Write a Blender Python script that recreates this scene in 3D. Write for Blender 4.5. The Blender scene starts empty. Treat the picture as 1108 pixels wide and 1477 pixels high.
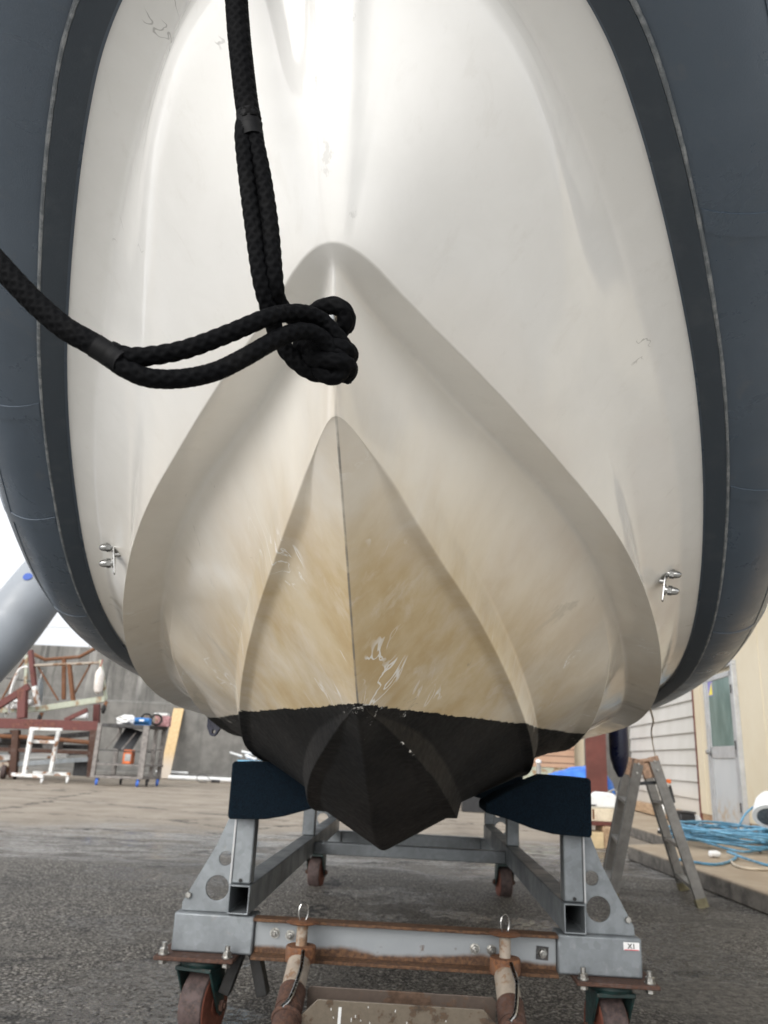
import bpy, bmesh, math, random
from mathutils import Vector, Matrix
random.seed(7)
sc = bpy.context.scene
COL = sc.collection
PI = math.pi

# ------------------------------------------------------------------ camera
FPX, CX, CY = 1130., 554., 738.5
PITCH = math.atan(352 / FPX); ROLL = math.atan(.047); HC = .82
cp, sp, cr, sr = math.cos(PITCH), math.sin(PITCH), math.cos(ROLL), math.sin(ROLL)
FW = Vector((0, cp, sp)); R0 = Vector((1, 0, 0)); U0 = Vector((0, -sp, cp))
RT = R0 * cr + U0 * sr; UP = U0 * cr - R0 * sr
CAM = Vector((0, 0, HC))
cam = bpy.data.cameras.new('camera'); co = bpy.data.objects.new('camera', cam); COL.objects.link(co)
m = Matrix((RT, UP, -FW)).transposed().to_4x4(); m.translation = CAM; co.matrix_world = m
cam.sensor_fit = 'HORIZONTAL'; cam.sensor_width = 24.; cam.lens = 24. * FPX / 1108.
cam.clip_start = .02; cam.clip_end = 3000
cam.dof.use_dof = True; cam.dof.focus_distance = 1.05; cam.dof.aperture_fstop = 7.5
sc.camera = co

def ray(x, y): return FW + RT * ((x - CX) / FPX) + UP * ((CY - y) / FPX)
def W(x, y, Y):                    # a direction seen in the photo, met at distance Y
    d = ray(x, y); return CAM + d * (Y / d.y)
def WZ(x, y, z):                   # ... met at height z
    d = ray(x, y); return CAM + d * ((z - HC) / d.z)
def frame(a, b, z=0.):
    th = math.atan(b); return Matrix.Translation((a, 0, z)) @ Matrix.Rotation(-th, 4, 'Z')
I4 = Matrix.Identity(4)
BOAT = frame(-.130, .072, -.13)
TROL = frame(-.020, .0535, -.13)
def inv(F, p): return F.inverted() @ p
def WV(F, x, y, v):                # met on the frame's plane local y = v, local coordinates
    o = F.inverted() @ CAM; d = F.inverted().to_3x3() @ ray(x, y)
    return o + d * ((v - o.y) / d.y)
def WS(F, x, y, s):
    o = F.inverted() @ CAM; d = F.inverted().to_3x3() @ ray(x, y)
    return o + d * ((s - o.x) / d.x)

# ------------------------------------------------------------------ materials
class NT:
    def __init__(s, name):
        s.m = bpy.data.materials.new(name); s.m.use_nodes = True
        s.t = s.m.node_tree; s.b = s.t.nodes['Principled BSDF']
        s.tc = s.t.nodes.new('ShaderNodeTexCoord')
    def n(s, typ, **kw):
        x = s.t.nodes.new(typ)
        for k, v in kw.items(): setattr(x, k, v)
        return x
    def put(s, sock, v):
        if v is None: return
        if hasattr(v, 'is_linked') or hasattr(v, 'links'): s.t.links.new(v, sock)
        else:
            if isinstance(v, tuple) and len(v) == 3 and sock.type == 'RGBA': v = v + (1,)
            sock.default_value = v
    def obj(s, scale=(1, 1, 1), loc=(0, 0, 0), rot=(0, 0, 0), src='Object'):
        mp = s.n('ShaderNodeMapping'); s.t.links.new(s.tc.outputs[src], mp.inputs[0])
        mp.inputs['Scale'].default_value = scale; mp.inputs['Location'].default_value = loc; mp.inputs['Rotation'].default_value = rot
        return mp.outputs[0]
    def noise(s, scale, detail=4, rough=.55, vec=None, dist=0.):
        x = s.n('ShaderNodeTexNoise'); x.inputs['Scale'].default_value = scale; x.inputs['Detail'].default_value = detail
        x.inputs['Roughness'].default_value = rough; x.inputs['Distortion'].default_value = dist
        s.t.links.new(vec or s.tc.outputs['Object'], x.inputs['Vector']); return x.outputs['Fac']
    def vor(s, scale, vec=None, feature='F1', out='Distance', rnd=1.):
        x = s.n('ShaderNodeTexVoronoi', feature=feature); x.inputs['Scale'].default_value = scale
        x.inputs['Randomness'].default_value = rnd
        s.t.links.new(vec or s.tc.outputs['Object'], x.inputs['Vector']); return x.outputs[out]
    def ramp(s, f, a, b, lo=0., hi=1., smooth=True):
        x = s.n('ShaderNodeMapRange'); x.interpolation_type = 'SMOOTHSTEP' if smooth else 'LINEAR'
        s.put(x.inputs[0], f)
        for i, v in ((1, a), (2, b), (3, lo), (4, hi)): s.put(x.inputs[i], v)
        return x.outputs[0]
    def math(s, op, a, b=None, c=None):
        x = s.n('ShaderNodeMath', operation=op); s.put(x.inputs[0], a); s.put(x.inputs[1], b)
        if c is not None: s.put(x.inputs[2], c)
        return x.outputs[0]
    def mix(s, f, a, b):
        x = s.n('ShaderNodeMix', data_type='RGBA'); s.put(x.inputs[0], f); s.put(x.inputs[6], a); s.put(x.inputs[7], b)
        return x.outputs[2]
    def xyz(s, vec=None, src='Object'):
        x = s.n('ShaderNodeSeparateXYZ'); s.t.links.new(vec or s.tc.outputs[src], x.inputs[0]); return x.outputs
    def pos(s):
        g = s.n('ShaderNodeNewGeometry'); return g.outputs['Position']
    def bump(s, h, strength=.3, dist=.01):
        x = s.n('ShaderNodeBump'); x.inputs['Strength'].default_value = strength; x.inputs['Distance'].default_value = dist
        s.t.links.new(h, x.inputs['Height']); s.t.links.new(x.outputs[0], s.b.inputs['Normal']); return x
    def set(s, col=None, rough=None, metal=None, spec=None, coat=None):
        for k, v in (('Base Color', col), ('Roughness', rough), ('Metallic', metal), ('Specular IOR Level', spec), ('Coat Weight', coat)):
            if v is not None: s.put(s.b.inputs[k], v)
        return s.m

MAT = {}
def simple(name, col, rough=.5, metal=0., var=.18, scale=14., dirt=None, dirtamt=.35, bump=0., spec=None, bscale=None):
    """a plain paint / plastic / metal with uneven tone, dirt and fine relief"""
    t = NT(name)
    n = t.noise(scale, 5, .6); n2 = t.noise(scale * 3.7, 6, .65)
    c2 = tuple(max(0, c * (1 - var * 2)) for c in col); c1 = tuple(min(1, c * (1 + var)) for c in col)
    c = t.mix(t.ramp(n, .3, .7), c2, c1)
    if dirt: c = t.mix(t.math('MULTIPLY', t.ramp(n2, .5, .68), dirtamt), c, dirt)
    r = t.ramp(n2, .25, .75, max(.03, rough - .1), min(1, rough + .12))
    t.set(c, r, metal, spec)
    if bump: t.bump(t.noise(bscale or scale * 8, 5), bump, .004)
    MAT[name] = t.m; return t.m

def rusty(name, base, amount=.5, scale=16., rough=.5, metal=.0, rust1=(.075, .030, .015), rust2=(.20, .085, .035)):
    t = NT(name)
    n = t.noise(scale, 7, .68); n2 = t.noise(scale * 4, 6, .7); n3 = t.noise(scale * .35, 3)
    rc = t.mix(t.ramp(n2, .35, .65), rust1, rust2)
    f = t.ramp(t.math('ADD', n, t.math('MULTIPLY', t.math('SUBTRACT', n3, .5), .6)), .62 - amount * .3, .70 - amount * .3)
    bc = t.mix(t.ramp(n2, .3, .7), tuple(c * .8 for c in base), base)
    t.set(t.mix(f, bc, rc), t.ramp(f, 0, 1, rough, .85), t.ramp(f, 0, 1, metal, 0.))
    t.bump(t.math('ADD', n2, f), .25, .002)
    MAT[name] = t.m; return t.m

def galvanized(name, base=(.215, .235, .25), rough=.45, metal=.4, stain=.22):
    t = NT(name)
    v = t.vor(55, out='Color'); g = t.n('ShaderNodeRGBToBW'); t.t.links.new(v, g.inputs[0])
    n = t.noise(7, 5, .6); n2 = t.noise(38, 6, .65)
    c = t.mix(g.outputs[0], tuple(x * .86 for x in base), tuple(min(1, x * 1.12) for x in base))
    c = t.mix(t.math('MULTIPLY', t.ramp(n, .42, .7), .55), c, tuple(x * .62 for x in base))
    c = t.mix(t.math('MULTIPLY', t.ramp(n2, .6, .72), stain), c, (.42, .43, .43))
    c = t.mix(t.math('MULTIPLY', t.ramp(t.noise(19, 6, .7, dist=.5), .62, .74), stain), c, (.22, .14, .08))
    t.set(c, t.ramp(n, .3, .7, rough - .08, rough + .16), metal)
    t.bump(n2, .12, .002)
    MAT[name] = t.m; return t.m

galvanized('galvanized steel')
rusty('rusted steel', (.16, .08, .045), .85, 22, .6)
rusty('bleached rusty pipe', (.34, .29, .235), .42, 12, .55, rust1=(.10, .06, .04), rust2=(.24, .15, .09))
rusty('dark rust plate', (.085, .05, .04), .8, 26, .7, rust1=(.035, .018, .013), rust2=(.085, .04, .025))
rusty('rusty galvanized', (.33, .35, .35), .30, 9, .5, .2, rust1=(.13, .07, .03), rust2=(.26, .15, .08))
rusty('red oxide paint', (.12, .03, .025), .25, 5, .6, rust1=(.08, .028, .024), rust2=(.17, .07, .05))
rusty('chipped white paint', (.72, .73, .72), .34, 7, .5, rust1=(.2, .1, .06), rust2=(.34, .2, .12))
rusty('faded green paint', (.42, .45, .36), .45, 5, .6, rust1=(.2, .12, .07), rust2=(.32, .23, .14))
simple('stainless steel', (.40, .40, .39), .2, 1., .08, 30)
simple('zinc bolt', (.46, .46, .44), .34, 1., .2, 60, (.2, .12, .06), .6)
simple('machine green paint', (.011, .034, .033), .45, 0, .2, 18, (.05, .03, .02), .5)
simple('cast iron tread', (.065, .045, .043), .75, 0, .3, 40, (.13, .08, .06), .5, .3)
simple('red rim rubber', (.16, .05, .03), .7, 0, .2, 30)
simple('black rubber', (.010, .010, .010), .7, 0, .3, 20, (.03, .025, .02), .4)
simple('black plastic', (.018, .019, .022), .45, 0, .2, 20)
simple('dark steel', (.05, .05, .052), .5, .3, .3, 12, (.09, .06, .04), .5)
simple('white plastic', (.74, .75, .75), .38, 0, .05, 8, (.5, .47, .42), .2)
simple('white cloth', (.70, .70, .69), .85, 0, .1, 10, (.4, .38, .34), .3, .5)
simple('cream plastic', (.66, .58, .44), .5, 0, .08, 10, (.3, .2, .12), .4)
simple('blue plastic', (.05, .22, .58), .4, 0, .1, 12)
simple('light blue plastic', (.17, .47, .72), .4, 0, .08, 8)
simple('caster blue', (.06, .17, .62), .45, 0, .15, 20)
simple('orange plastic', (.62, .14, .03), .45, 0, .15, 20)
simple('red plastic', (.34, .03, .03), .45, 0, .15, 20)
simple('pink faded plastic', (.42, .20, .21), .6, 0, .25, 20, (.7, .66, .64), .5)
simple('grey wood steel', (.20, .185, .175), .6, .1, .2, 14, (.34, .3, .26), .4)
simple('grey sheet pvc', (.22, .24, .265), .42, 0, .05, 3, (.25, .26, .28), .25, .08)
simple('fender white', (.66, .62, .58), .5, 0, .1, 8, (.4, .34, .3), .4)
simple('fender grey', (.20, .22, .23), .5, 0, .1, 8)
simple('fender navy', (.008, .012, .045), .32, 0, .1, 8)
simple('sign white', (.8, .8, .8), .4, 0, .02)
simple('sign red', (.6, .06, .06), .4, 0, .02)
simple('sign blue', (.10, .22, .62), .4, 0, .02)
simple('print black', (.02, .02, .02), .5, 0, .02)
simple('print red', (.6, .03, .05), .5, 0, .02)
simple('sticker yellow', (.75, .66, .06), .4, 0, .03)
simple('sticker violet', (.20, .18, .50), .4, 0, .03)
simple('badge blue', (.03, .08, .33), .35, 0, .05)
simple('aluminium', (.17, .165, .155), .45, .35, .12, 16, (.14, .12, .10), .5, .1)
simple('aluminium frame', (.44, .45, .46), .4, .3, .06, 8, (.4, .36, .3), .3)
simple('hinge brown', (.34, .22, .15), .5, .3, .2, 40, (.1, .06, .04), .5)
simple('grey cable', (.30, .30, .29), .5, 0, .1, 8)
simple('ladder foot', (.17, .15, .085), .7, 0, .2, 20)
simple('whipping twine', (.004, .0042, .005), .6, 0, .2, 20, spec=.15)
simple('beige hose', (.50, .43, .33), .5, 0, .1, 8)
simple('hose blue', (.085, .24, .37), .38, 0, .25, 6, (.22, .40, .52), .5)
simple('red brown board', (.12, .035, .027), .55, 0, .15, 2)
simple('wood block', (.60, .47, .28), .65, 0, .12, 6)
simple('clear anodized pole', (.66, .65, .62), .4, .2, .1, 10)
simple('grille glass', (.09, .10, .11), .2, 0, .2, 30)

def make_plank():
    t = NT('pine plank'); v = t.obj((14, 14, .9)); n = t.noise(3, 6, .6, v, 1.2); z = t.xyz()[2]
    c = t.mix(t.ramp(n, .3, .7), (.43, .30, .15), (.60, .44, .24))
    c = t.mix(t.ramp(z, .75, .2), c, (.47, .41, .34)); t.set(c, .7); MAT['pine plank'] = t.m
make_plank()
def make_beamwood():
    t = NT('weathered timber'); v = t.obj((9, .8, 9)); n = t.noise(3, 6, .6, v, 1.)
    t.set(t.mix(t.ramp(n, .3, .7), (.26, .16, .09), (.46, .33, .21)), .75); MAT['weathered timber'] = t.m
make_beamwood()

def make_gelcoat():
    t = NT('gelcoat and antifouling')
    x, y, z = t.xyz()                       # object origin: keel foot of the boat, z = height above yard
    ax = t.math('ABSOLUTE', x)
    big = t.noise(2.6, 5, .6); med = t.noise(9, 6, .65, dist=.6); fine = t.noise(55, 6, .7)
    base = t.mix(t.ramp(med, .35, .65), (.785, .78, .758), (.81, .805, .785))
    # tea-coloured waterline stain of the wetted bottom, strongest low and near the keel
    low = t.ramp(z, 1.46, .98)
    mid = t.ramp(t.math('ADD', ax, t.math('MULTIPLY', t.math('SUBTRACT', big, .5), .5)), .80, .12)
    bottom = t.math('MULTIPLY', low, t.math('ADD', .48, t.math('MULTIPLY', mid, .52)))
    st = t.math('MULTIPLY', bottom, t.ramp(t.math('ADD', big, t.math('MULTIPLY', med, .35)), .40, .82, .55, 1.))
    base = t.mix(t.math('MINIMUM', t.math('MULTIPLY', st, 1.15), 1.), base, t.mix(t.ramp(t.noise(3.6, 6, .62, t.obj((1.6, 1.6, .8), (4, 4, 4))), .32, .68), (.49, .365, .195), (.62, .515, .35)))
    # brush-shaped cleaned streaks in the stain
    sv = t.obj((7, 7, 2.6), rot=(.12, .1, .05)); ridge = t.noise(1.35, 3, .5, sv, 1.6)
    line = t.ramp(t.math('ABSOLUTE', t.math('SUBTRACT', ridge, .52)), .022, .008)      # squiggling pale wash marks, only here and there
    sm = t.math('MULTIPLY', t.math('MULTIPLY', line, t.ramp(t.noise(4.4, 3, .5, t.obj((1.2, 1.2, 1), (2, 6, 3))), .575, .64)), t.ramp(z, 1.28, 1.10))
    base = t.mix(t.math('MULTIPLY', sm, .85), base, (.82, .81, .78))
    wash = t.ramp(t.noise(2.2, 7, .68, t.obj((4.5, 4.5, .9), (1, 2, 5)), .8), .54, .72)  # long soft vertical washes
    base = t.mix(t.math('MULTIPLY', t.math('MULTIPLY', wash, t.ramp(z, 1.42, 1.2)), .30), base, (.74, .71, .65))
    blot = t.math('MULTIPLY', t.ramp(t.noise(3.1, 6, .7, t.obj((1.4, 1.4, 1), (6, 1, 2)), .5), .60, .66), t.ramp(ax, .30, .42))
    base = t.mix(t.math('MULTIPLY', t.math('MULTIPLY', blot, t.ramp(z, 1.34, 1.24)), .42), base, (.40, .36, .29))
    seam = t.math('MULTIPLY', t.ramp(ax, .0024, .0010), t.math('MULTIPLY', t.ramp(z, 1.25, 1.20), t.ramp(med, .35, .6, .35, 1.)))
    base = t.mix(t.math('MULTIPLY', seam, .75), base, (.13, .13, .13))
    # scuffs
    sc1 = t.noise(4.2, 3, .5, t.obj((1, 1, 1), (3.1, 1.7, .4))); sc2 = t.noise(30, 4, .6, t.obj((2.6, 2.6, .7), rot=(.5, .2, 0)), 1.)
    sl_ = t.noise(6.5, 3, .5, t.obj((1.4, 1.4, .8), (1, 9, 2), (.3, .4, .2)), .9)
    scuff = t.math('MULTIPLY', t.ramp(sc1, .585, .63), t.math('MULTIPLY', t.ramp(t.math('ABSOLUTE', t.math('SUBTRACT', sl_, .5)), .0065, .002), t.ramp(t.noise(16, 3, .5), .58, .66)))
    base = t.mix(t.math('MULTIPLY', scuff, .45), base, (.16, .15, .14))
    dust = t.ramp(fine, .60, .75)
    base = t.mix(t.math('MULTIPLY', dust, .06), base, (.45, .42, .38))
    drip = t.noise(3.4, 6, .7, t.obj((6, 6, .55), (2, 5, 1)), .5)          # faint grime runs down the topsides
    base = t.mix(t.math('MULTIPLY', t.ramp(drip, .56, .70), .10), base, (.50, .47, .41))
    rub = t.math('MULTIPLY', t.ramp(ax, .032, .022), t.math('MULTIPLY', t.ramp(t.noise(21, 5, .7, t.obj((1.3, 1, .7))), .60, .66), t.ramp(z, 1.36, 1.42)))
    base = t.mix(t.math('MULTIPLY', rub, .35), base, (.42, .41, .39))
    # black bottom paint, ragged and chipped at the edge and along the strakes
    wl = t.math('ADD', .905, t.math('MULTIPLY', ax, .022))
    edge = t.math('ADD', z, t.math('MULTIPLY', t.math('SUBTRACT', t.noise(60, 6, .7), .5), .016))
    edge = t.math('ADD', edge, t.math('MULTIPLY', t.math('SUBTRACT', t.noise(9, 2, .5), .5), .006))
    black = t.math('LESS_THAN', edge, wl)
    at = t.n('ShaderNodeAttribute', attribute_name='edge_wear'); apex = t.math('MULTIPLY', t.ramp(z, .80, .92, 0, .92), t.ramp(t.math('ADD', ax, t.math('MULTIPLY', t.math('SUBTRACT', big, .5), .12)), .13, .015)); near = t.math('MULTIPLY', t.ramp(z, .62, .90, .55, 1.15), t.math('MULTIPLY', at.outputs['Fac'], t.ramp(t.noise(8, 4, .6, t.obj((1, 1, 1), (3, 3, 1))), .40, .66)))
    near2 = t.math('MULTIPLY', t.ramp(z, .875, .905), t.ramp(t.noise(5, 3), .48, .62))
    chipn = t.noise(34, 9, .78, t.obj((1, .5, 1)), .25)
    chip = t.math('GREATER_THAN', t.math('ADD', chipn, t.math('MULTIPLY', t.math('MAXIMUM', t.math('MAXIMUM', near, apex), t.math('MULTIPLY', near2, .9)), .17)), .735)
    base = t.mix(t.math('MULTIPLY', black, chip), base, (.60, .585, .55))
    black = t.math('MULTIPLY', black, t.math('SUBTRACT', 1., chip))
    bcol = t.mix(t.ramp(t.noise(4.5, 6, .65, t.obj((1, 1, .6)), .5), .34, .70), (.0016, .0016, .0018), (.012, .0112, .0105))
    t.set(t.mix(black, base, bcol))
    r = t.math('ADD', t.ramp(t.math('ADD', st, t.math('MULTIPLY', sm, .6)), 0, 1, .07, .20), t.math('MULTIPLY', t.ramp(med, .4, .7), .05))
    t.put(t.b.inputs['Roughness'], t.math('ADD', t.math('MULTIPLY', r, t.math('SUBTRACT', 1., black)), t.math('MULTIPLY', black, t.ramp(fine, .3, .7, .5, .72))))
    t.put(t.b.inputs['Specular IOR Level'], t.ramp(black, 0, 1, .5, .22))
    h = t.math('ADD', t.math('MULTIPLY', t.noise(5.5, 2, .5), 1.), t.math('MULTIPLY', t.math('MULTIPLY', black, fine), .05))
    h = t.math('ADD', h, t.math('MULTIPLY', t.math('MULTIPLY', t.noise(14, 3, .55, dist=.7), t.ramp(z, 1.25, 1.0)), .22))
    t.bump(h, .22, .012)
    MAT['gelcoat'] = t.m
make_gelcoat()

def make_tube_pvc():
    t = NT('navy tube fabric'); n = t.noise(2.2, 4, .6); f = t.noise(420, 2, .5); n2 = t.noise(12, 6, .65, dist=.8)
    c = t.mix(t.ramp(n, .3, .7), (.060, .083, .112), (.080, .105, .138))
    c = t.mix(t.math('MULTIPLY', t.ramp(n2, .56, .72), .28), c, (.13, .13, .135))
    t.set(c, t.ramp(n2, .3, .7, .26, .38), 0, .5); t.bump(t.math('ADD', t.math('MULTIPLY', f, .12), t.noise(3, 2)), .2, .012)
    MAT['tube fabric'] = t.m
    t = NT('navy strip fabric'); n2 = t.noise(14, 6, .65)
    t.set(t.mix(t.math('MULTIPLY', t.ramp(n2, .5, .7), .35), (.036, .048, .063), (.075, .088, .10)), .48); t.bump(t.noise(300, 2), .08, .004)
    MAT['strip fabric'] = t.m
    t = NT('smeared sealant'); n2 = t.noise(30, 5, .7)
    t.set(t.mix(t.ramp(n2, .42, .62), (.12, .135, .15), (.25, .265, .275)), .5); MAT['sealant'] = t.m
make_tube_pvc()

def make_rope():
    t = NT('black braided rope'); n = t.noise(300, 3); n2 = t.noise(20, 4)
    c = t.mix(n, (.0012, .0013, .0017), (.0045, .0048, .0056)); c = t.mix(t.math('MULTIPLY', t.ramp(n2, .55, .75), .12), c, (.03, .029, .027))
    t.set(c, .7, 0, .06); t.bump(t.noise(900, 3, .6, t.obj((1, 1, .3))), .3, .001); MAT['rope'] = t.m
make_rope()

def make_carpet():
    t = NT('navy carpet'); n = t.noise(220, 4, .7); n2 = t.noise(12, 4)
    t.set(t.mix(t.ramp(n, .35, .65), (.0012, .0032, .007), (.004, .012, .021)), .95, 0, .15); t.put(t.b.inputs['Sheen Weight'], .10)
    t.put(t.b.inputs['Sheen Tint'], (.25, .45, .6, 1)); t.bump(n, .9, .006); MAT['carpet'] = t.m
make_carpet()

def make_channel():
    t = NT('rust-edged channel'); x, y, z = t.xyz()      # z = height over the yard
    n = t.noise(20, 7, .7); n2 = t.noise(90, 5, .7); n3 = t.noise(5, 4)
    lowf = t.ramp(t.math('ADD', z, t.math('MULTIPLY', t.math('SUBTRACT', n3, .5), .05)), .266, .250)
    upf = t.ramp(t.math('ADD', z, t.math('MULTIPLY', t.math('SUBTRACT', n, .5), .016)), .319, .327)
    f = t.math('MAXIMUM', lowf, t.math('MAXIMUM', upf, t.math('MULTIPLY', t.ramp(n, .62, .72), .8)))
    rust = t.mix(t.ramp(n2, .35, .65), (.045, .021, .011), (.125, .062, .028))
    t.set(t.mix(f, t.mix(n, (.25, .27, .285), (.31, .33, .345)), rust), t.ramp(f, 0, 1, .38, .8), t.ramp(f, 0, 1, .35, 0)); t.bump(n2, .2, .002)
    MAT['channel steel'] = t.m
make_channel()

def make_ground():
    t = NT('yard ground'); p = t.obj()
    x, y, z = t.xyz()
    wob = t.math('MULTIPLY', t.math('SUBTRACT', t.noise(.45, 4, .6), .5), 3.2)
    yy = t.math('ADD', t.math('ADD', y, wob), t.math('MULTIPLY', x, -.10))
    big = t.noise(.55, 5, .6); med = t.noise(2.8, 6, .65); fine = t.noise(26, 6, .7); grit = t.noise(130, 4, .7)
    stone = t.vor(40, out='Color'); bw = t.n('ShaderNodeSeparateColor'); t.t.links.new(stone, bw.inputs[0]); sd = t.vor(40)
    stone2 = t.vor(150, out='Color'); bw2 = t.n('ShaderNodeSeparateColor'); t.t.links.new(stone2, bw2.inputs[0])
    patch = t.noise(.95, 6, .68, None, .6); patch2 = t.noise(2.1, 7, .7, t.obj((.7, 1.3, 1), (7, 3, 0)))
    asph = t.mix(t.ramp(fine, .3, .7), (.022, .020, .0178), (.105, .093, .079))
    asph = t.mix(t.math('MULTIPLY', t.math('MULTIPLY', t.ramp(bw.outputs[0], .66, .70), t.ramp(sd, .5, .25)), .85), asph, t.mix(bw2.outputs[0], (.12, .11, .096), (.58, .55, .50)))
    asph = t.mix(t.math('MULTIPLY', t.ramp(bw2.outputs[1], .70, .74), .85), asph, (.34, .315, .275))
    asph = t.mix(t.math('MULTIPLY', t.ramp(patch, .48, .60), .75), asph, t.mix(t.ramp(fine, .35, .65), (.075, .068, .06), (.21, .195, .17)))
    asph = t.mix(t.math('MULTIPLY', t.ramp(patch2, .46, .36), .4), asph, (.030, .028, .026))
    dirt = t.mix(t.ramp(t.noise(1.6, 6, .65, t.obj((.8, .9, 1))), .3, .7), (.28, .235, .185), (.40, .345, .28))
    dirt = t.mix(t.math('MULTIPLY', t.ramp(t.noise(3.2, 7, .7, t.obj((1, 1.1, 1), (4, 2, 0)), 1.), .52, .68), .5), dirt, (.47, .43, .365))
    dirt = t.mix(t.math('MULTIPLY', t.ramp(t.noise(1.3, 7, .72, t.obj((.8, 1., 1), (9, 5, 0)), .6), .52, .70), .6), dirt, (.155, .134, .112))
    dirt = t.mix(t.math('MULTIPLY', t.ramp(grit, .56, .7), .5), dirt, (.42, .39, .34))
    far = t.ramp(t.math('ADD', yy, t.math('MULTIPLY', t.math('SUBTRACT', fine, .5), 2.4)), 7.2, 10.2)
    c = t.mix(far, asph, dirt)
    # a ribbon of run-off between asphalt and dusty yard with its pale sky shine painted in, and damp hollows in the asphalt
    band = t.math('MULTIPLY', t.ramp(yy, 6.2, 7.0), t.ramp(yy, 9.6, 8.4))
    puddle = t.math('MULTIPLY', band, t.ramp(t.noise(1.7, 8, .74, t.obj((.6, 1.4, 1))), .44, .54))
    wet_glare = t.math('MULTIPLY', band, t.math('MULTIPLY', t.ramp(t.noise(2.3, 8, .75, t.obj((.55, 1.9, 1), (3, 8, 0))), .46, .54), t.ramp(fine, .36, .56)))
    hollow = t.math('MULTIPLY', t.ramp(t.noise(.9, 6, .65, t.obj((1, 1, 1), (2.3, .6, 0))), .50, .62), t.ramp(y, 8., 6.))
    damp = t.math('MAXIMUM', puddle, t.math('MULTIPLY', hollow, t.ramp(fine, .40, .56)))
    c = t.mix(t.math('MULTIPLY', damp, .5), c, (.022, .021, .020))
    c = t.mix(t.math('MULTIPLY', wet_glare, .8), c, (.40, .39, .375))  # sky reflection on the wet strip, put into the base colour
    crack = t.vor(.42, t.obj((.55, 1.1, 1)), 'DISTANCE_TO_EDGE'); wv = t.math('ADD', crack, t.math('MULTIPLY', t.math('SUBTRACT', t.noise(4.5, 7, .7), .5), .16))
    c = t.mix(t.math('MULTIPLY', t.ramp(t.math('ABSOLUTE', wv), .011, .003), t.ramp(med, .40, .55)), c, (.014, .013, .012))
    c = t.mix(t.ramp(t.math('ADD', y, t.math('MULTIPLY', t.math('SUBTRACT', med, .5), .3)), 2.25, 1.95), c, t.mix(med, (.46, .445, .42), (.60, .585, .55)))      # unseen pale concrete added under the bow to bounce light onto the hull
    rough = t.math('ADD', t.ramp(damp, 0, 1, .66, .05), t.math('MULTIPLY', t.math('SUBTRACT', grit, .5), .25))
    t.set(c, t.math('MAXIMUM', rough, .07), 0, t.ramp(damp, 0, 1, .3, .75))
    h = t.math('ADD', t.math('MULTIPLY', t.ramp(sd, .0, .5, 1., 0.), .9), t.math('ADD', t.math('MULTIPLY', grit, .6), t.math('MULTIPLY', fine, 1.5)))
    h = t.math('MULTIPLY', h, t.ramp(t.math('MULTIPLY', puddle, t.ramp(fine, .35, .6)), 0, 1, 1., .45))
    t.bump(h, 1., .024)
    MAT['ground'] = t.m
make_ground()

def make_seawall():
    t = NT('stained concrete'); x, y, z = t.xyz()
    stv = t.obj((2.2, 1, .16)); st = t.noise(1.6, 7, .72, stv, .4); n = t.noise(3, 6, .65); f = t.noise(30, 5, .7)
    c = t.mix(t.ramp(n, .3, .7), (.12, .117, .109), (.18, .175, .163))
    up = t.ramp(z, 1.75, 2.6)
    c = t.mix(t.math('MULTIPLY', t.ramp(st, .50, .64), t.math('ADD', .35, t.math('MULTIPLY', up, .5))), c, (.055, .055, .052))
    st2 = t.noise(2.3, 7, .7, t.obj((1.6, 1, .12), (5, 0, 0)), .3)
    c = t.mix(t.math('MULTIPLY', t.ramp(st2, .54, .62), t.math('MULTIPLY', up, .75)), c, (.29, .285, .27))
    t.set(c, .85); t.bump(t.math('ADD', f, n), .35, .02); MAT['seawall'] = t.m
    t = NT('platform concrete'); n = t.noise(2.2, 6, .65); f = t.noise(26, 6, .7); z = t.xyz()[2]
    c = t.mix(t.ramp(n, .3, .7), (.27, .21, .145), (.37, .305, .225)); c = t.mix(t.math('MULTIPLY', t.ramp(f, .52, .7), .4), c, (.24, .19, .14))
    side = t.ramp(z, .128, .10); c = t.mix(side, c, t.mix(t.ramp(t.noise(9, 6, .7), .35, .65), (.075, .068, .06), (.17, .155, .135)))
    t.set(c, .85); t.bump(t.math('ADD', f, n), .35, .012); MAT['platform'] = t.m
make_seawall()

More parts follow.
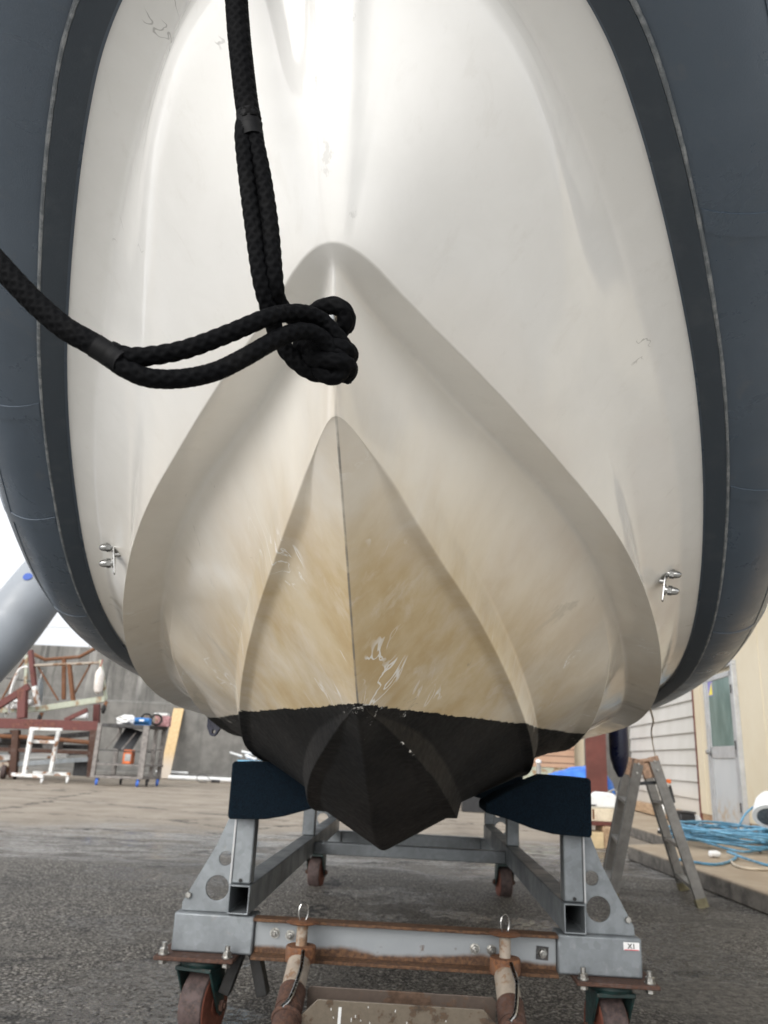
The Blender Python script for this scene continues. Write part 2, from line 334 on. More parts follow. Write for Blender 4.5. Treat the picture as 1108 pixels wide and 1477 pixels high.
def make_walls():
    t = NT('white lap siding'); n = t.noise(1.2, 5); f = t.noise(9, 6, .7, t.obj((1, 1, 3))); z = t.xyz()[2]
    c = t.mix(t.ramp(n, .3, .7), (.46, .45, .42), (.53, .52, .495)); c = t.mix(t.math('MULTIPLY', t.ramp(f, .56, .72), .3), c, (.46, .42, .34))
    c = t.mix(t.math('MULTIPLY', t.ramp(z, .75, .2), .35), c, (.55, .45, .31)); t.set(c, .55); MAT['siding'] = t.m
    t = NT('cream panel'); n = t.noise(.9, 5); f = t.noise(7, 6, .7, t.obj((1, 1, .5))); z = t.xyz()[2]
    c = t.mix(t.ramp(n, .3, .7), (.55, .48, .35), (.60, .54, .42))
    c = t.mix(t.math('MULTIPLY', t.ramp(f, .5, .7), t.ramp(z, 1.2, .3, .1, .5)), c, (.50, .36, .20)); t.set(c, .6); MAT['cream panel'] = t.m
    t = NT('grey door paint'); n = t.noise(2, 4); f = t.noise(10, 7, .7); z = t.xyz()[2]
    c = t.mix(t.ramp(n, .3, .7), (.40, .42, .43), (.46, .475, .48))
    c = t.mix(t.math('MULTIPLY', t.ramp(f, .46, .62), t.ramp(z, .62, .22)), c, (.38, .27, .16)); t.set(c, .4); MAT['door paint'] = t.m
    t = NT('frosted green glass'); n = t.noise(2.5, 4, .6, t.obj((2, 2, .8)))
    t.set(t.mix(t.ramp(n, .35, .7), (.07, .135, .125), (.15, .23, .215)), .28); MAT['door glass'] = t.m
    t = NT('slatted wood wall'); x, y, z = t.xyz(); w = t.math('FRACT', t.math('MULTIPLY', z, 7.))
    t.set(t.mix(t.ramp(w, .80, .9), t.mix(t.noise(3), (.34, .20, .13), (.50, .33, .23)), (.10, .06, .04)), .7); MAT['slat wood'] = t.m
make_walls()

def make_tarp():
    t = NT('blue tarpaulin'); n = t.noise(4, 4)
    t.set(t.mix(t.ramp(n, .3, .7), (.022, .12, .52), (.06, .22, .68)), .38); t.bump(t.noise(7, 4), .4, .05); MAT['tarp'] = t.m
make_tarp()

# ------------------------------------------------------------------ mesh helpers
WM = {}                                     # world matrix of every object we place
def prep(bm, ang=32):
    bmesh.ops.remove_doubles(bm, verts=bm.verts, dist=1e-6)
    bm.normal_update()
    c = math.radians(ang)
    for f in bm.faces: f.smooth = True
    for e in bm.edges:
        if len(e.link_faces) == 2: e.smooth = e.calc_face_angle(0) < c
def obj(name, bm, mat, parent=None, F=I4, base=None, bevel=0., ang=32, seg=2):
    """link bm (given in frame F) as ONE mesh object"""
    bmesh.ops.recalc_face_normals(bm, faces=bm.faces)
    prep(bm, ang)
    if parent is not None: MW = WM[parent]
    else:
        if base is None:
            vs = [F @ v.co for v in bm.verts]
            base = Vector((sum(v.x for v in vs) / len(vs), sum(v.y for v in vs) / len(vs), min(v.z for v in vs)))
            MW = Matrix.Translation(base) @ F.to_3x3().to_4x4()
        else: MW = F @ Matrix.Translation(base)
    bm.transform(MW.inverted() @ F)
    me = bpy.data.meshes.new(name); bm.to_mesh(me); bm.free()
    me.materials.append(MAT[mat] if isinstance(mat, str) else mat)
    o = bpy.data.objects.new(name, me); COL.objects.link(o)
    if parent is not None: o.parent = parent
    else: o.matrix_world = MW
    WM[o] = MW
    if bevel:
        md = o.modifiers.new('bevel', 'BEVEL'); md.width = bevel; md.segments = seg; md.limit_method = 'ANGLE'; md.angle_limit = math.radians(40); md.harden_normals = False
    return o
def thing(name, label, cat, F=I4, base=(0, 0, 0), group=None):
    o = bpy.data.objects.new(name, None); COL.objects.link(o); o.empty_display_size = .1
    MW = F @ Matrix.Translation(base); o.matrix_world = MW; WM[o] = MW
    return tag(o, label, cat, group)
def tag(o, label=None, cat=None, group=None, kind=None):
    if label: o['label'] = label
    if cat: o['category'] = cat
    if group: o['group'] = group
    if kind: o['kind'] = kind
    return o
def kids(o): return [c for c in COL.objects if c.parent == o]
def dup(root, MW, label=None, parent=None):
    def cp(o, par):
        c = o.copy(); COL.objects.link(c); c.parent = par
        for k in kids(o): cp(k, c)
        return c
    r = cp(root, parent)
    if parent is None: r.matrix_world = MW
    else: r.matrix_parent_inverse = Matrix.Identity(4); r.matrix_basis = WM[parent].inverted() @ MW
    if label: r['label'] = label
    WM[r] = MW
    return r

def B(): return bmesh.new()
def box(bm, lo, hi):
    r = bmesh.ops.create_cube(bm, size=1.)
    lo, hi = Vector(lo), Vector(hi)
    for v in r['verts']: v.co = Vector(((lo[i] + hi[i]) / 2 + v.co[i] * (hi[i] - lo[i]) for i in range(3)))
    return bm
def beam(bm, p, q, w, h, up=(0, 0, 1)):
    p, q = Vector(p), Vector(q); d = (q - p); L = d.length; d.normalize()
    u = Vector(up)
    if abs(d.dot(u)) > .98: u = Vector((0, 1, 0))
    s = d.cross(u).normalized(); u = s.cross(d)
    r = bmesh.ops.create_cube(bm, size=1.)
    for v in r['verts']:
        c = v.co.copy(); v.co = p + d * ((c.x + .5) * L) + s * (c.y * w) + u * (c.z * h)
    return bm
def smooth_path(pts, step):
    P = [Vector(p) for p in pts]; P = [P[0] * 2 - P[1]] + P + [P[-1] * 2 - P[-2]]
    out = []
    for i in range(1, len(P) - 2):
        n = max(2, int((P[i + 1] - P[i]).length / step))
        a, b, c, d = P[i - 1:i + 3]
        for k in range(n):
            t = k / n
            out.append(.5 * ((2 * b) + (c - a) * t + (2 * a - 5 * b + 4 * c - d) * t * t + (3 * b - a - 3 * c + d) * t ** 3))
    out.append(P[-2]); return out
def sweep(bm, pts, rad, n=10, cap=True, disp=None):
    """tube along a polyline; rad a number or function of arclength fraction"""
    P = [Vector(p) for p in pts]; L = [0.]
    for i in range(1, len(P)): L.append(L[-1] + (P[i] - P[i - 1]).length)
    T = [(P[min(i + 1, len(P) - 1)] - P[max(i - 1, 0)]).normalized() for i in range(len(P))]
    u = T[0].orthogonal().normalized(); rings = []
    for i, p in enumerate(P):
        u = (u - T[i] * u.dot(T[i])).normalized(); w = T[i].cross(u)
        r = rad(L[i] / L[-1]) if callable(rad) else rad
        ring = []
        for k in range(n):
            a = 2 * PI * k / n; rr = r * (disp(a, L[i]) if disp else 1.)
            ring.append(bm.verts.new(p + (u * math.cos(a) + w * math.sin(a)) * rr))
        rings.append(ring)
    for i in range(len(rings) - 1):
        for k in range(n):
            bm.faces.new((rings[i][k], rings[i][(k + 1) % n], rings[i + 1][(k + 1) % n], rings[i + 1][k]))
    if cap:
        bm.faces.new(rings[0][::-1]); bm.faces.new(rings[-1])
    return bm
def lathe(bm, prof, p, axis, n=24):
    """prof = list of (radius, distance along axis)"""
    p = Vector(p); a = Vector(axis).normalized(); u = a.orthogonal().normalized(); w = a.cross(u); rings = []
    for r, h in prof:
        rings.append([bm.verts.new(p + a * h + (u * math.cos(2 * PI * k / n) + w * math.sin(2 * PI * k / n)) * max(r, 1e-5)) for k in range(n)])
    for i in range(len(rings) - 1):
        for k in range(n): bm.faces.new((rings[i][k], rings[i][(k + 1) % n], rings[i + 1][(k + 1) % n], rings[i + 1][k]))
    bm.faces.new(rings[0][::-1]); bm.faces.new(rings[-1]); return bm
def cyl(bm, p, q, r, n=16):
    p, q = Vector(p), Vector(q); return lathe(bm, [(r, 0), (r, (q - p).length)], p, q - p, n)
def hexnut(bm, p, axis, r, h): return lathe(bm, [(r, 0), (r, h * .85), (r * .85, h)], p, axis, 6)
def prism(bm, poly, th, to3, holes=()):
    """flat polygon with round holes, thickness th; to3(a, b, c) -> point"""
    loops = [[(a, b) for a, b in poly]]
    for (hx, hy, hr) in holes: loops.append([(hx + hr * math.cos(2 * PI * k / 28), hy + hr * math.sin(2 * PI * k / 28)) for k in range(28)])
    ed = []; bottom = []
    for lp in loops:
        vs = [bm.verts.new((a, b, 0)) for a, b in lp]; bottom.append(vs)
        ed += [bm.edges.new((vs[i], vs[(i + 1) % len(vs)])) for i in range(len(vs))]
    r = bmesh.ops.triangle_fill(bm, use_beauty=True, use_dissolve=False, edges=ed, normal=(0, 0, 1))
    fs = [g for g in r['geom'] if isinstance(g, bmesh.types.BMFace)]
    e = bmesh.ops.extrude_face_region(bm, geom=fs)
    nv = [g for g in e['geom'] if isinstance(g, bmesh.types.BMVert)]
    for v in nv: v.co.z = th
    allv = set(nv) | {v for l in bottom for v in l}
    for v in allv: v.co = Vector(to3(v.co.x, v.co.y, v.co.z))
    return bm
def blob(bm, c, rx, ry, rz, amp=.15, sub=3, seed=0):
    r = bmesh.ops.create_icosphere(bm, subdivisions=sub, radius=1.)
    from mathutils import noise
    for v in r['verts']:
        k = 1 + amp * noise.noise(v.co * 2.3 + Vector((seed, seed * 2.1, 0))) * 2
        z = v.co.z * k
        v.co = Vector(c) + Vector((v.co.x * k * rx, v.co.y * k * ry, max(z, -.55) * rz))
    return bm
def text_bm(s, size, th=.001):
    cu = bpy.data.curves.new('lettering', 'FONT'); cu.body = s; cu.size = size; cu.align_x = 'CENTER'; cu.align_y = 'CENTER'; cu.extrude = th; cu.offset = size * .012
    o = bpy.data.objects.new('lettering', cu); me = o.to_mesh(); bm = bmesh.new(); bm.from_mesh(me); o.to_mesh_clear(); bpy.data.objects.remove(o); bpy.data.curves.remove(cu)
    return bm

# ------------------------------------------------------------------ sky and light
w = bpy.data.worlds.new("World"); sc.world = w; w.use_nodes = True
nt = w.node_tree; bg = nt.nodes['Background']
sky = nt.nodes.new('ShaderNodeTexSky'); sky.sky_type = 'NISHITA'; sky.sun_disc = False
SUN_EL, SUN_AZ = math.radians(28), math.radians(-150)       # azimuth from +Y towards +X
sky.sun_elevation = SUN_EL; sky.sun_rotation = SUN_AZ
sky.air_density = 1.3; sky.dust_density = 9.0; sky.ozone_density = 1.0
hs = nt.nodes.new('ShaderNodeHueSaturation'); hs.inputs['Saturation'].default_value = .16
nt.links.new(sky.outputs[0], hs.inputs['Color']); ov = nt.nodes.new('ShaderNodeMix'); ov.data_type = 'RGBA'; ov.blend_type = 'MIX'; ov.inputs[0].default_value = .74      # even cloud cover over the clear-sky gradient
nt.links.new(hs.outputs[0], ov.inputs[6]); ov.inputs[7].default_value = (2.15, 2.22, 2.32, 1); nt.links.new(ov.outputs[2], bg.inputs[0]); bg.inputs[1].default_value = .15
sl = bpy.data.lights.new('sun', 'SUN'); sl.energy = .22; sl.angle = math.radians(150); sl.color = (1, .975, .94)
so = bpy.data.objects.new('sun', sl); COL.objects.link(so)
sd = Vector((math.sin(SUN_AZ) * math.cos(SUN_EL), math.cos(SUN_AZ) * math.cos(SUN_EL), math.sin(SUN_EL)))
so.rotation_euler = sd.to_track_quat('Z', 'Y').to_euler(); so.location = (0, 0, 30)
vs = sc.view_settings; vs.view_transform = 'Standard'; vs.look = 'None'; vs.exposure = 1.84; vs.gamma = 1
sc.cycles.max_bounces = 8; sc.cycles.diffuse_bounces = 5; sc.cycles.glossy_bounces = 4
sc.cycles.caustics_reflective = False; sc.cycles.caustics_refractive = False
sc.cycles.use_denoising = True

# ------------------------------------------------------------------ ground
bm = B(); vsq = [bm.verts.new(p) for p in ((-600, -600, 0), (600, -600, 0), (600, 900, 0), (-600, 900, 0))]; bm.faces.new(vsq)
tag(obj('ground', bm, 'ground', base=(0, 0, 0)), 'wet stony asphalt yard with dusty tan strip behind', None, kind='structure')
# ------------------------------------------------------------------ boat hull (boat frame: x abeam, y aft of the bow, z up)
VE = 6.3
TAB = {
'T':(0.62,
  [0.0, 0.0915, 0.179, 0.2586, 0.3262, 0.3861, 0.4475, 0.5129, 0.5818, 0.6489, 0.7137, 0.7742, 0.831, 0.8836, 0.9293, 0.9648, 0.9913, 1.0107, 1.0246, 1.0345, 1.0413, 1.0458, 1.0487, 1.0508],
  [1.9, 1.896, 1.8841, 1.8643, 1.8366, 1.8008, 1.757, 1.7053, 1.6459, 1.5795, 1.5053, 1.4191, 1.3465, 1.2948, 1.2562, 1.2349, 1.2181, 1.2058, 1.1986, 1.1938, 1.19, 1.187, 1.1841, 1.1808]),
'N':(0.64,
  [0.0, 0.0679, 0.1346, 0.1991, 0.2603, 0.3219, 0.3882, 0.4581, 0.5308, 0.6027, 0.6698, 0.732, 0.791, 0.8464, 0.8938, 0.931, 0.9568, 0.9739, 0.9851, 0.9927, 0.9973, 0.9997, 1.0006, 1.0007],
  [1.875, 1.8706, 1.8574, 1.8355, 1.8056, 1.7673, 1.7208, 1.6665, 1.6053, 1.5382, 1.4653, 1.385, 1.3186, 1.2682, 1.2303, 1.2079, 1.1896, 1.176, 1.1684, 1.1636, 1.1599, 1.1569, 1.1541, 1.1508]),
'P':(0.665,
  [0.0, 0.0879, 0.1661, 0.2245, 0.2694, 0.3072, 0.3443, 0.3872, 0.4425, 0.5044, 0.5701, 0.6433, 0.7161, 0.7801, 0.8297, 0.8668, 0.8936, 0.9125, 0.9257, 0.9352, 0.9417, 0.9459, 0.9487, 0.9507],
  [1.83, 1.8223, 1.7982, 1.7641, 1.7257, 1.6809, 1.6318, 1.5798, 1.525, 1.4647, 1.3931, 1.3148, 1.2564, 1.2166, 1.1881, 1.1705, 1.1559, 1.145, 1.1384, 1.1337, 1.1301, 1.127, 1.1242, 1.1208]),
'C':(0.775,
  [0.0, 0.0226, 0.0479, 0.0783, 0.1228, 0.1838, 0.2567, 0.3404, 0.4348, 0.5287, 0.6175, 0.6979, 0.7652, 0.8169, 0.854, 0.8788, 0.8932, 0.9009, 0.9056, 0.9094, 0.9127, 0.9154, 0.9179, 0.9202],
  [1.515, 1.5138, 1.5105, 1.505, 1.4971, 1.485, 1.4668, 1.4424, 1.4126, 1.3747, 1.3221, 1.2585, 1.2028, 1.1573, 1.1231, 1.1026, 1.0942, 1.0876, 1.082, 1.0774, 1.0735, 1.0699, 1.0661, 1.0612]),
'I':(0.8,
  [0.0, 0.0055, 0.0151, 0.0328, 0.0628, 0.1091, 0.1735, 0.257, 0.3483, 0.4376, 0.522, 0.6011, 0.6735, 0.7336, 0.7758, 0.8036, 0.8204, 0.8301, 0.8361, 0.8407, 0.8441, 0.8467, 0.8486, 0.8503],
  [1.5, 1.5003, 1.5012, 1.5029, 1.5047, 1.5018, 1.4865, 1.4679, 1.4423, 1.4067, 1.3602, 1.303, 1.2384, 1.1813, 1.1472, 1.1276, 1.1137, 1.1036, 1.0977, 1.0933, 1.0898, 1.0869, 1.0841, 1.0808]),
'B':(0.9,
  [0.0, 0.0104, 0.0234, 0.0415, 0.0671, 0.1017, 0.1413, 0.1857, 0.2348, 0.2862, 0.3355, 0.3815, 0.4192, 0.447, 0.4662, 0.4787, 0.4862, 0.4904, 0.4932, 0.4954, 0.497, 0.4983, 0.4993, 0.5001],
  [1.352, 1.3501, 1.3445, 1.3354, 1.3195, 1.287, 1.2539, 1.2226, 1.181, 1.1275, 1.0727, 1.0187, 0.9668, 0.936, 0.9126, 0.9, 0.8961, 0.8928, 0.8901, 0.8879, 0.8862, 0.8846, 0.8829, 0.8806]),
}
def uni(tab, x):                       # cubic through evenly spaced knots, x in 0..1
    n = len(tab) - 1; f = min(max(x, 0), 1) * n; i = min(int(f), n - 1); t = f - i
    b, c = tab[i], tab[i + 1]; a = tab[i - 1] if i else 2 * b - c; d = tab[i + 2] if i + 2 <= n else 2 * c - b
    return .5 * (2 * b + (c - a) * t + (2 * a - 5 * b + 4 * c - d) * t * t + (3 * b - a - 3 * c + d) * t ** 3)
def lut(tb, x):                        # monotone cubic
    n = len(tb)
    if x <= tb[0][0]: return tb[0][1]
    if x >= tb[-1][0]: return tb[-1][1]
    h = [tb[i + 1][0] - tb[i][0] for i in range(n - 1)]; d = [(tb[i + 1][1] - tb[i][1]) / h[i] for i in range(n - 1)]
    mm = [d[0]] + [0 if d[i - 1] * d[i] <= 0 else (3 * (h[i - 1] + h[i])) / ((2 * h[i] + h[i - 1]) / d[i - 1] + (h[i] + 2 * h[i - 1]) / d[i]) for i in range(1, n - 1)] + [d[-1]]
    i = next(k for k in range(n - 1) if x <= tb[k + 1][0]); t = (x - tb[i][0]) / h[i]
    return (2 * t ** 3 - 3 * t * t + 1) * tb[i][1] + (t ** 3 - 2 * t * t + t) * h[i] * mm[i] + (3 * t * t - 2 * t ** 3) * tb[i + 1][1] + (t ** 3 - t * t) * h[i] * mm[i + 1]
def ss(x, a, b):
    t = min(max((x - a) / (b - a), 0), 1); return t * t * (3 - 2 * t)
def curve(k, t):
    v0, S, Z = TAB[k]; u2 = (VE - v0) * t * t
    return Vector((max(uni(S, t), 0), v0 + u2, uni(Z, t)))
KZ = [(.90, 1.352), (1.1, 1.225), (1.4, 1.032), (1.6, .937), (1.8, .855), (2.15, .731), (2.5, .685), (3.2, .645), (6.4, .60)]
AS = [(1.4, .010), (1.5, .036), (1.65, .085), (1.85, .142), (2.12, .184), (2.5, .21), (3.2, .225), (6.4, .23)]
AZ = [(1.4, 1.030), (1.5, 1.008), (1.65, .962), (1.85, .900), (2.12, .832), (2.5, .785), (3.2, .75), (6.4, .735)]
DS = [(2.1, .592), (2.35, .612), (2.6, .625), (3.2, .64), (6.4, .65)]
DZ = [(2.1, 1.213), (2.35, 1.125), (2.6, 1.062), (3.2, 1.0), (6.4, .98)]
def section(t):
    Bp = curve('B', t); v = Bp.y
    K = Vector((0, v, lut(KZ, v)))
    ga = ss(v, 1.38, 1.75); gb = ss(v, .905, 1.16); gd = ss(v, 2.08, 2.42)
    if v < 1.4: A = K.lerp(Bp, .05 * ss(v, .9, 1.4)); A.y = v
    else: A = Vector((lut(AS, v), v, lut(AZ, v)))
    if v < 1.5: A = A.lerp(K.lerp(Bp, .05), 1 - ss(v, 1.36, 1.5))
    Ai = A + Vector((-.034 * ga * min(1, A.x / .06), 0, -.001 * ga)); At = A + Vector((.012 * ga, 0, .050 * ga))
    Bi = Bp + Vector((-.026 * gb * min(1, Bp.x / .09), 0, -.003 * gb)); Bt = Bp + Vector((.013 * gb, 0, .056 * gb))
    Ci = curve('I', t); Cc = curve('C', t)
    l = Bt.lerp(Ci, .88)
    D = l if v < 2.1 else Vector((lut(DS, v), v, lut(DZ, v))).lerp(l, 1 - ss(v, 2.05, 2.16))
    Di = D + Vector((-.050 * gd, 0, -.006 * gd)); Dt = D + Vector((.010 * gd, 0, .040 * gd))
    pts = [(K, .007), (Ai, .005), (A, .003), (At, .005), (Bi, .008), (Bp, .003), (Bt, .006), (Di, .008), (D, .003), (Dt, .006), (Ci, .011), (Cc, .0026), (curve('P', t), .040), (curve('N', t), .010), (curve('T', t), 0)]
    q = pts[13][0]; q.z += .012 * ss(v, .7, 1.0); q.x -= .004 * ss(v, .75, 1.0)
    return pts
SUB = (.05, .28, .5, .72, .95)
def rounded(pts):
    P = [p for p, r in pts]; out = []
    full = [Vector((-p.x, p.y, p.z)) for p in P[:0:-1]] + P
    rad = [r for p, r in pts][:0:-1] + [r for p, r in pts]
    n = len(full); dd = []
    for i in range(n):
        if i in (0, n - 1): dd.append(0.); continue
        dd.append(min(rad[i], .42 * (full[i] - full[i - 1]).length, .42 * (full[i + 1] - full[i]).length))
    for i in range(n):
        p = full[i]
        if 0 < i < n - 1:
            e0 = full[i - 1] - p; e1 = full[i + 1] - p
            a = p + e0 * (dd[i] / max(e0.length, 1e-9)); b = p + e1 * (dd[i] / max(e1.length, 1e-9))
            for k in range(6):
                t = k / 5; out.append(a * (1 - t) ** 2 + p * (2 * t * (1 - t)) + b * t * t)
            s = b
        else: out.append(p.copy()); s = p
        if i < n - 1:
            q = full[i + 1]; e = s - q if i + 1 < n - 1 else None
            e0 = full[i] - q; en = q + e0 * (dd[i + 1] / max(e0.length, 1e-9))
            for f in SUB: out.append(s.lerp(en, f))
    return out
UM = math.sqrt(VE - .62)
TS = [.07 * k / 22 for k in range(22)] + [.07 + .23 * k / 40 for k in range(40)] + [.30 + .45 * k / 46 for k in range(46)] + [.75 + (UM - .75) * k / 64 for k in range(65)]
TS = [u / UM for u in TS]
rows = []
for t in TS:
    row = rounded(section(t))
    for p in row:                                  # the stem carries a slightly proud, rounded nose above the chine
        if p.z > 1.50:
            k = (1 - ss(abs(p.x), .020, .037)) * ss(p.z, 1.515, 1.57) * (1 - ss(p.y, .80, .95)); p.y -= .010 * k
    rows.append(row)
bm = B(); wl_ = bm.verts.layers.float.new('edge_wear'); grid = []
NC, PER = 29, 11                                    # corners across the section, points per corner
for r in rows:
    g = []
    for j, p in enumerate(r):
        vt = bm.verts.new(p); g.append(vt)
        ci = abs((j - 1 - 5 + PER) // PER - 14) if 0 < j < len(r) - 1 else 14
        jj = (j - 6) % PER
        if ci in (0, 2, 5) and jj < 6: vt[wl_] = 1.
        elif ci in (0, 2, 5) and jj in (6, 10): vt[wl_] = .35
    grid.append(g)
for i in range(len(grid) - 1):
    for k in range(len(grid[0]) - 1):
        try: bm.faces.new((grid[i][k], grid[i][k + 1], grid[i + 1][k + 1], grid[i + 1][k]))
        except ValueError: pass
bm.faces.new(grid[-1])                             # transom
boat = thing('inflatable_boat', 'rigid inflatable boat with stained white hull, black bottom and navy tubes', 'boat', BOAT, (0, 3.5, .13))
bmesh.ops.remove_doubles(bm, verts=bm.verts, dist=2e-5)
bmesh.ops.dissolve_degenerate(bm, dist=1e-5, edges=bm.edges)
from mathutils.bvhtree import BVHTree
BVH = BVHTree.FromBMesh(bm)
hull = obj('hull', bm, 'gelcoat', boat, BOAT, ang=50)
wn = hull.modifiers.new('weighted', 'WEIGHTED_NORMAL'); wn.keep_sharp = True; wn.weight = 60
def on_hull(x, y):
    o = BOAT.inverted() @ CAM; d = (BOAT.inverted().to_3x3() @ ray(x, y)).normalized()
    h = BVH.ray_cast(o, d); n = h[1]
    if n.dot(d) > 0: n = -n
    return h[0], n
bm = B(); prev = None                              # deck closing the hull between the tubes
for t in TS[::3]:
    p = curve('T', t); a = bm.verts.new((-p.x, p.y, p.z + .004)); b = bm.verts.new((p.x, p.y, p.z + .004)); 
    if prev: 
        bm.faces.new((prev[0], prev[1], b, a))
    prev = (a, b)
obj('deck', bm, 'white plastic', boat, BOAT)

# tubes: one sweep from stern to bow to stern
TR = .175; OX, OZ = .054, .1665
path = [curve('T', t) for t in TS]; path = [Vector((-p.x, p.y, p.z)) for p in path[:0:-1]] + path
NRM = []
for i in range(len(path)):
    d = path[min(i + 1, len(path) - 1)] - path[max(i - 1, 0)]; d.z = 0; d.normalize(); NRM.append(Vector((d.y, -d.x, 0)))
CEN = [p + n * OX + Vector((0, 0, OZ)) for p, n in zip(path, NRM)]
# outward normal: away from the centreline / ahead of the bow
if NRM[-1].x < 0: NRM = [-n for n in NRM]; CEN = [p + n * OX + Vector((0, 0, OZ)) for p, n in zip(path, NRM)]
def tube_pt(i, th, r=TR): return CEN[i] + (NRM[i] * math.sin(th) - Vector((0, 0, 1)) * math.cos(th)) * r
bm = B(); NS = 56; rings = [[bm.verts.new(tube_pt(i, 2 * PI * k / NS)) for k in range(NS)] for i in range(len(path))]
for end in (0, len(path) - 1):                     # pointed stern cones
    prevr = rings[end]; c = CEN[end]
    for j, (rr, dy) in enumerate(((.93, .10), (.75, .24), (.45, .40), (.2, .48))):
        ring = [bm.verts.new(c + (tube_pt(end, 2 * PI * k / NS) - c) * rr + Vector((0, dy, .04 * j))) for k in range(NS)]
        for k in range(NS): bm.faces.new((prevr[k], prevr[(k + 1) % NS], ring[(k + 1) % NS], ring[k]))
        prevr = ring
    bm.faces.new(prevr)
for i in range(len(rings) - 1):
    for k in range(NS): bm.faces.new((rings[i][k], rings[i][(k + 1) % NS], rings[i + 1][(k + 1) % NS], rings[i + 1][k]))
tube = obj('tube', bm, 'tube fabric', boat, BOAT, ang=60)
def strip(name, mat, th0, th1, i0, i1, r, n=8, par=tube):
    bm = B(); g = []
    for i in range(i0, i1):
        row = [bm.verts.new(tube_pt(i, th0 + (th1 - th0) * k / n, r)) for k in range(n + 1)]
        row = [bm.verts.new(tube_pt(i, th0, TR - .002))] + row + [bm.verts.new(tube_pt(i, th1, TR - .002))]; g.append(row)
    for i in range(len(g) - 1):
        for k in range(len(g[0]) - 1): bm.faces.new((g[i][k], g[i][k + 1], g[i + 1][k + 1], g[i + 1][k]))
    bm.faces.new(g[0]); bm.faces.new(g[-1])
    return obj(name, bm, mat, par, BOAT, ang=30)
D2R = math.radians; NP = len(path)
strip('wear_strip', 'strip fabric', D2R(-16), D2R(-3), 4, NP - 4, TR + .0042)
strip('seam_tape', 'tube fabric', D2R(43), D2R(52), 4, NP - 4, TR + .0014)
from mathutils import noise as mnoise
bm = B(); beadp = [tube_pt(i, D2R(-2), TR + .0012) for i in range(4, NP - 4)]
pp = []
for a, b in zip(beadp[:-1], beadp[1:]):
    n = max(1, int((b - a).length / .006)); pp += [a.lerp(b, k / n) for k in range(n)]
sweep(bm, pp, lambda f: .0036 * (1 + .22 * mnoise.noise(Vector((f * 60, 0, 0))) + .15 * mnoise.noise(Vector((f * 700, 3, 0)))), 8)
obj('seam_bead', bm, 'sealant', tube, BOAT)
def ring_seam(vv, side, slant=.10):
    bm = B(); g = []
    idx = [i for i in range(NP) if (path[i].x > 0) == (side > 0)]
    ys = [(CEN[i].y, i) for i in idx]; ys.sort()
    def at(yq):
        for (y0, i), (y1, j) in zip(ys[:-1], ys[1:]):
            if y0 <= yq <= y1:
                f = (yq - y0) / max(1e-9, y1 - y0); return i, j, f
        return ys[-1][1], ys[-1][1], 0
    for k in range(26):
        th = D2R(0 + 7.5 * k); row = []
        for (dy, r) in ((-.018, TR - .001), (-.018, TR + .0019), (.018, TR + .0019), (.018, TR - .001)):
            i, j, f = at(vv + dy + slant * math.sin(th)); row.append(bm.verts.new(tube_pt(i, th, r).lerp(tube_pt(j, th, r), f)))
        g.append(row)
    for i in range(len(g) - 1):
        for k in range(3): bm.faces.new((g[i][k], g[i][k + 1], g[i + 1][k + 1], g[i + 1][k]))
    obj('seam_tape', bm, 'tube fabric', tube, BOAT, ang=30)
for vv, sd_ in ((1.02, 1), (1.62, 1), (2.25, 1), (1.42, -1), (1.78, -1), (2.3, -1)): ring_seam(vv, sd_)

# stainless fittings on the bow quarters: diamond plate with two domed nuts
for (px, py, sgn) in ((171, 800, -1), (953, 838, 1)):
    c, n = on_hull(px, py); ax = Vector((sgn * .93, -.30, -.16)).normalized()
    upv = Vector((0, .25, .97)); upv = (upv - ax * upv.dot(ax)).normalized(); sv = upv.cross(ax)
    c = c + ax * .008
    bm = B(); prism(bm, [(-.005, -.052), (.005, -.052), (.019, -.004), (.019, .004), (.005, .052), (-.005, .052), (-.019, .004), (-.019, -.004)], .004, lambda a, b, h: c + sv * a + upv * b + ax * h)
    pl = obj('mounting_plate', bm, 'stainless steel', boat, BOAT, bevel=.001)
    for du in (.022, -.022):
        q = c + upv * du + ax * .004
        bm = B(); lathe(bm, [(.0125, 0), (.0125, .003), (.0085, .003), (.0085, .006)], q, ax, 20); hexnut(bm, q + ax * .006, ax, .0115, .011)
        lathe(bm, [(.0095, 0), (.0094, .006), (.0075, .012), (.0045, .0155), (.001, .017)], q + ax * .016, ax, 20)
        obj('domed_nut', bm, 'stainless steel', pl, BOAT)
    bm = B(); cyl(bm, c - ax * .05, c + ax * .001, .006); obj('stud', bm, 'stainless steel', pl, BOAT)

# bow eye: U-bolt on the stem
c, n = on_hull(486, 480)
zc = c.z; yb = c.y
bm = B(); top = Vector((0, .80, zc + .010)); bot = Vector((0, .86, zc - .044)); f1 = Vector((0, yb - .046, zc + .008)); f2 = Vector((0, yb - .042, zc - .040))
sweep(bm, smooth_path([top + Vector((0, .05, 0)), top, f1 + Vector((0, .012, .002)), f1 + Vector((0, 0, -.012)), f2 + Vector((0, 0, .012)), f2 + Vector((0, .012, -.002)), bot, bot + Vector((0, .04, 0))], .006), .0062, 14)
obj('bow_eye', bm, 'stainless steel', boat, BOAT)

# small drilled lug under the bilge
q = WV(BOAT, 308, 1049, 3.3)
bm = B(); prism(bm, [(-.030, .045), (-.028, .0), (-.012, -.033), (.006, -.036), (.016, -.026), (.036, .012), (.040, .045)], .02, lambda a, b, h: (q.x + a, q.y + h, q.z + b), [(.003, -.018, .007)])
obj('drilled_lug', bm, 'fender navy', boat, BOAT, bevel=.002)

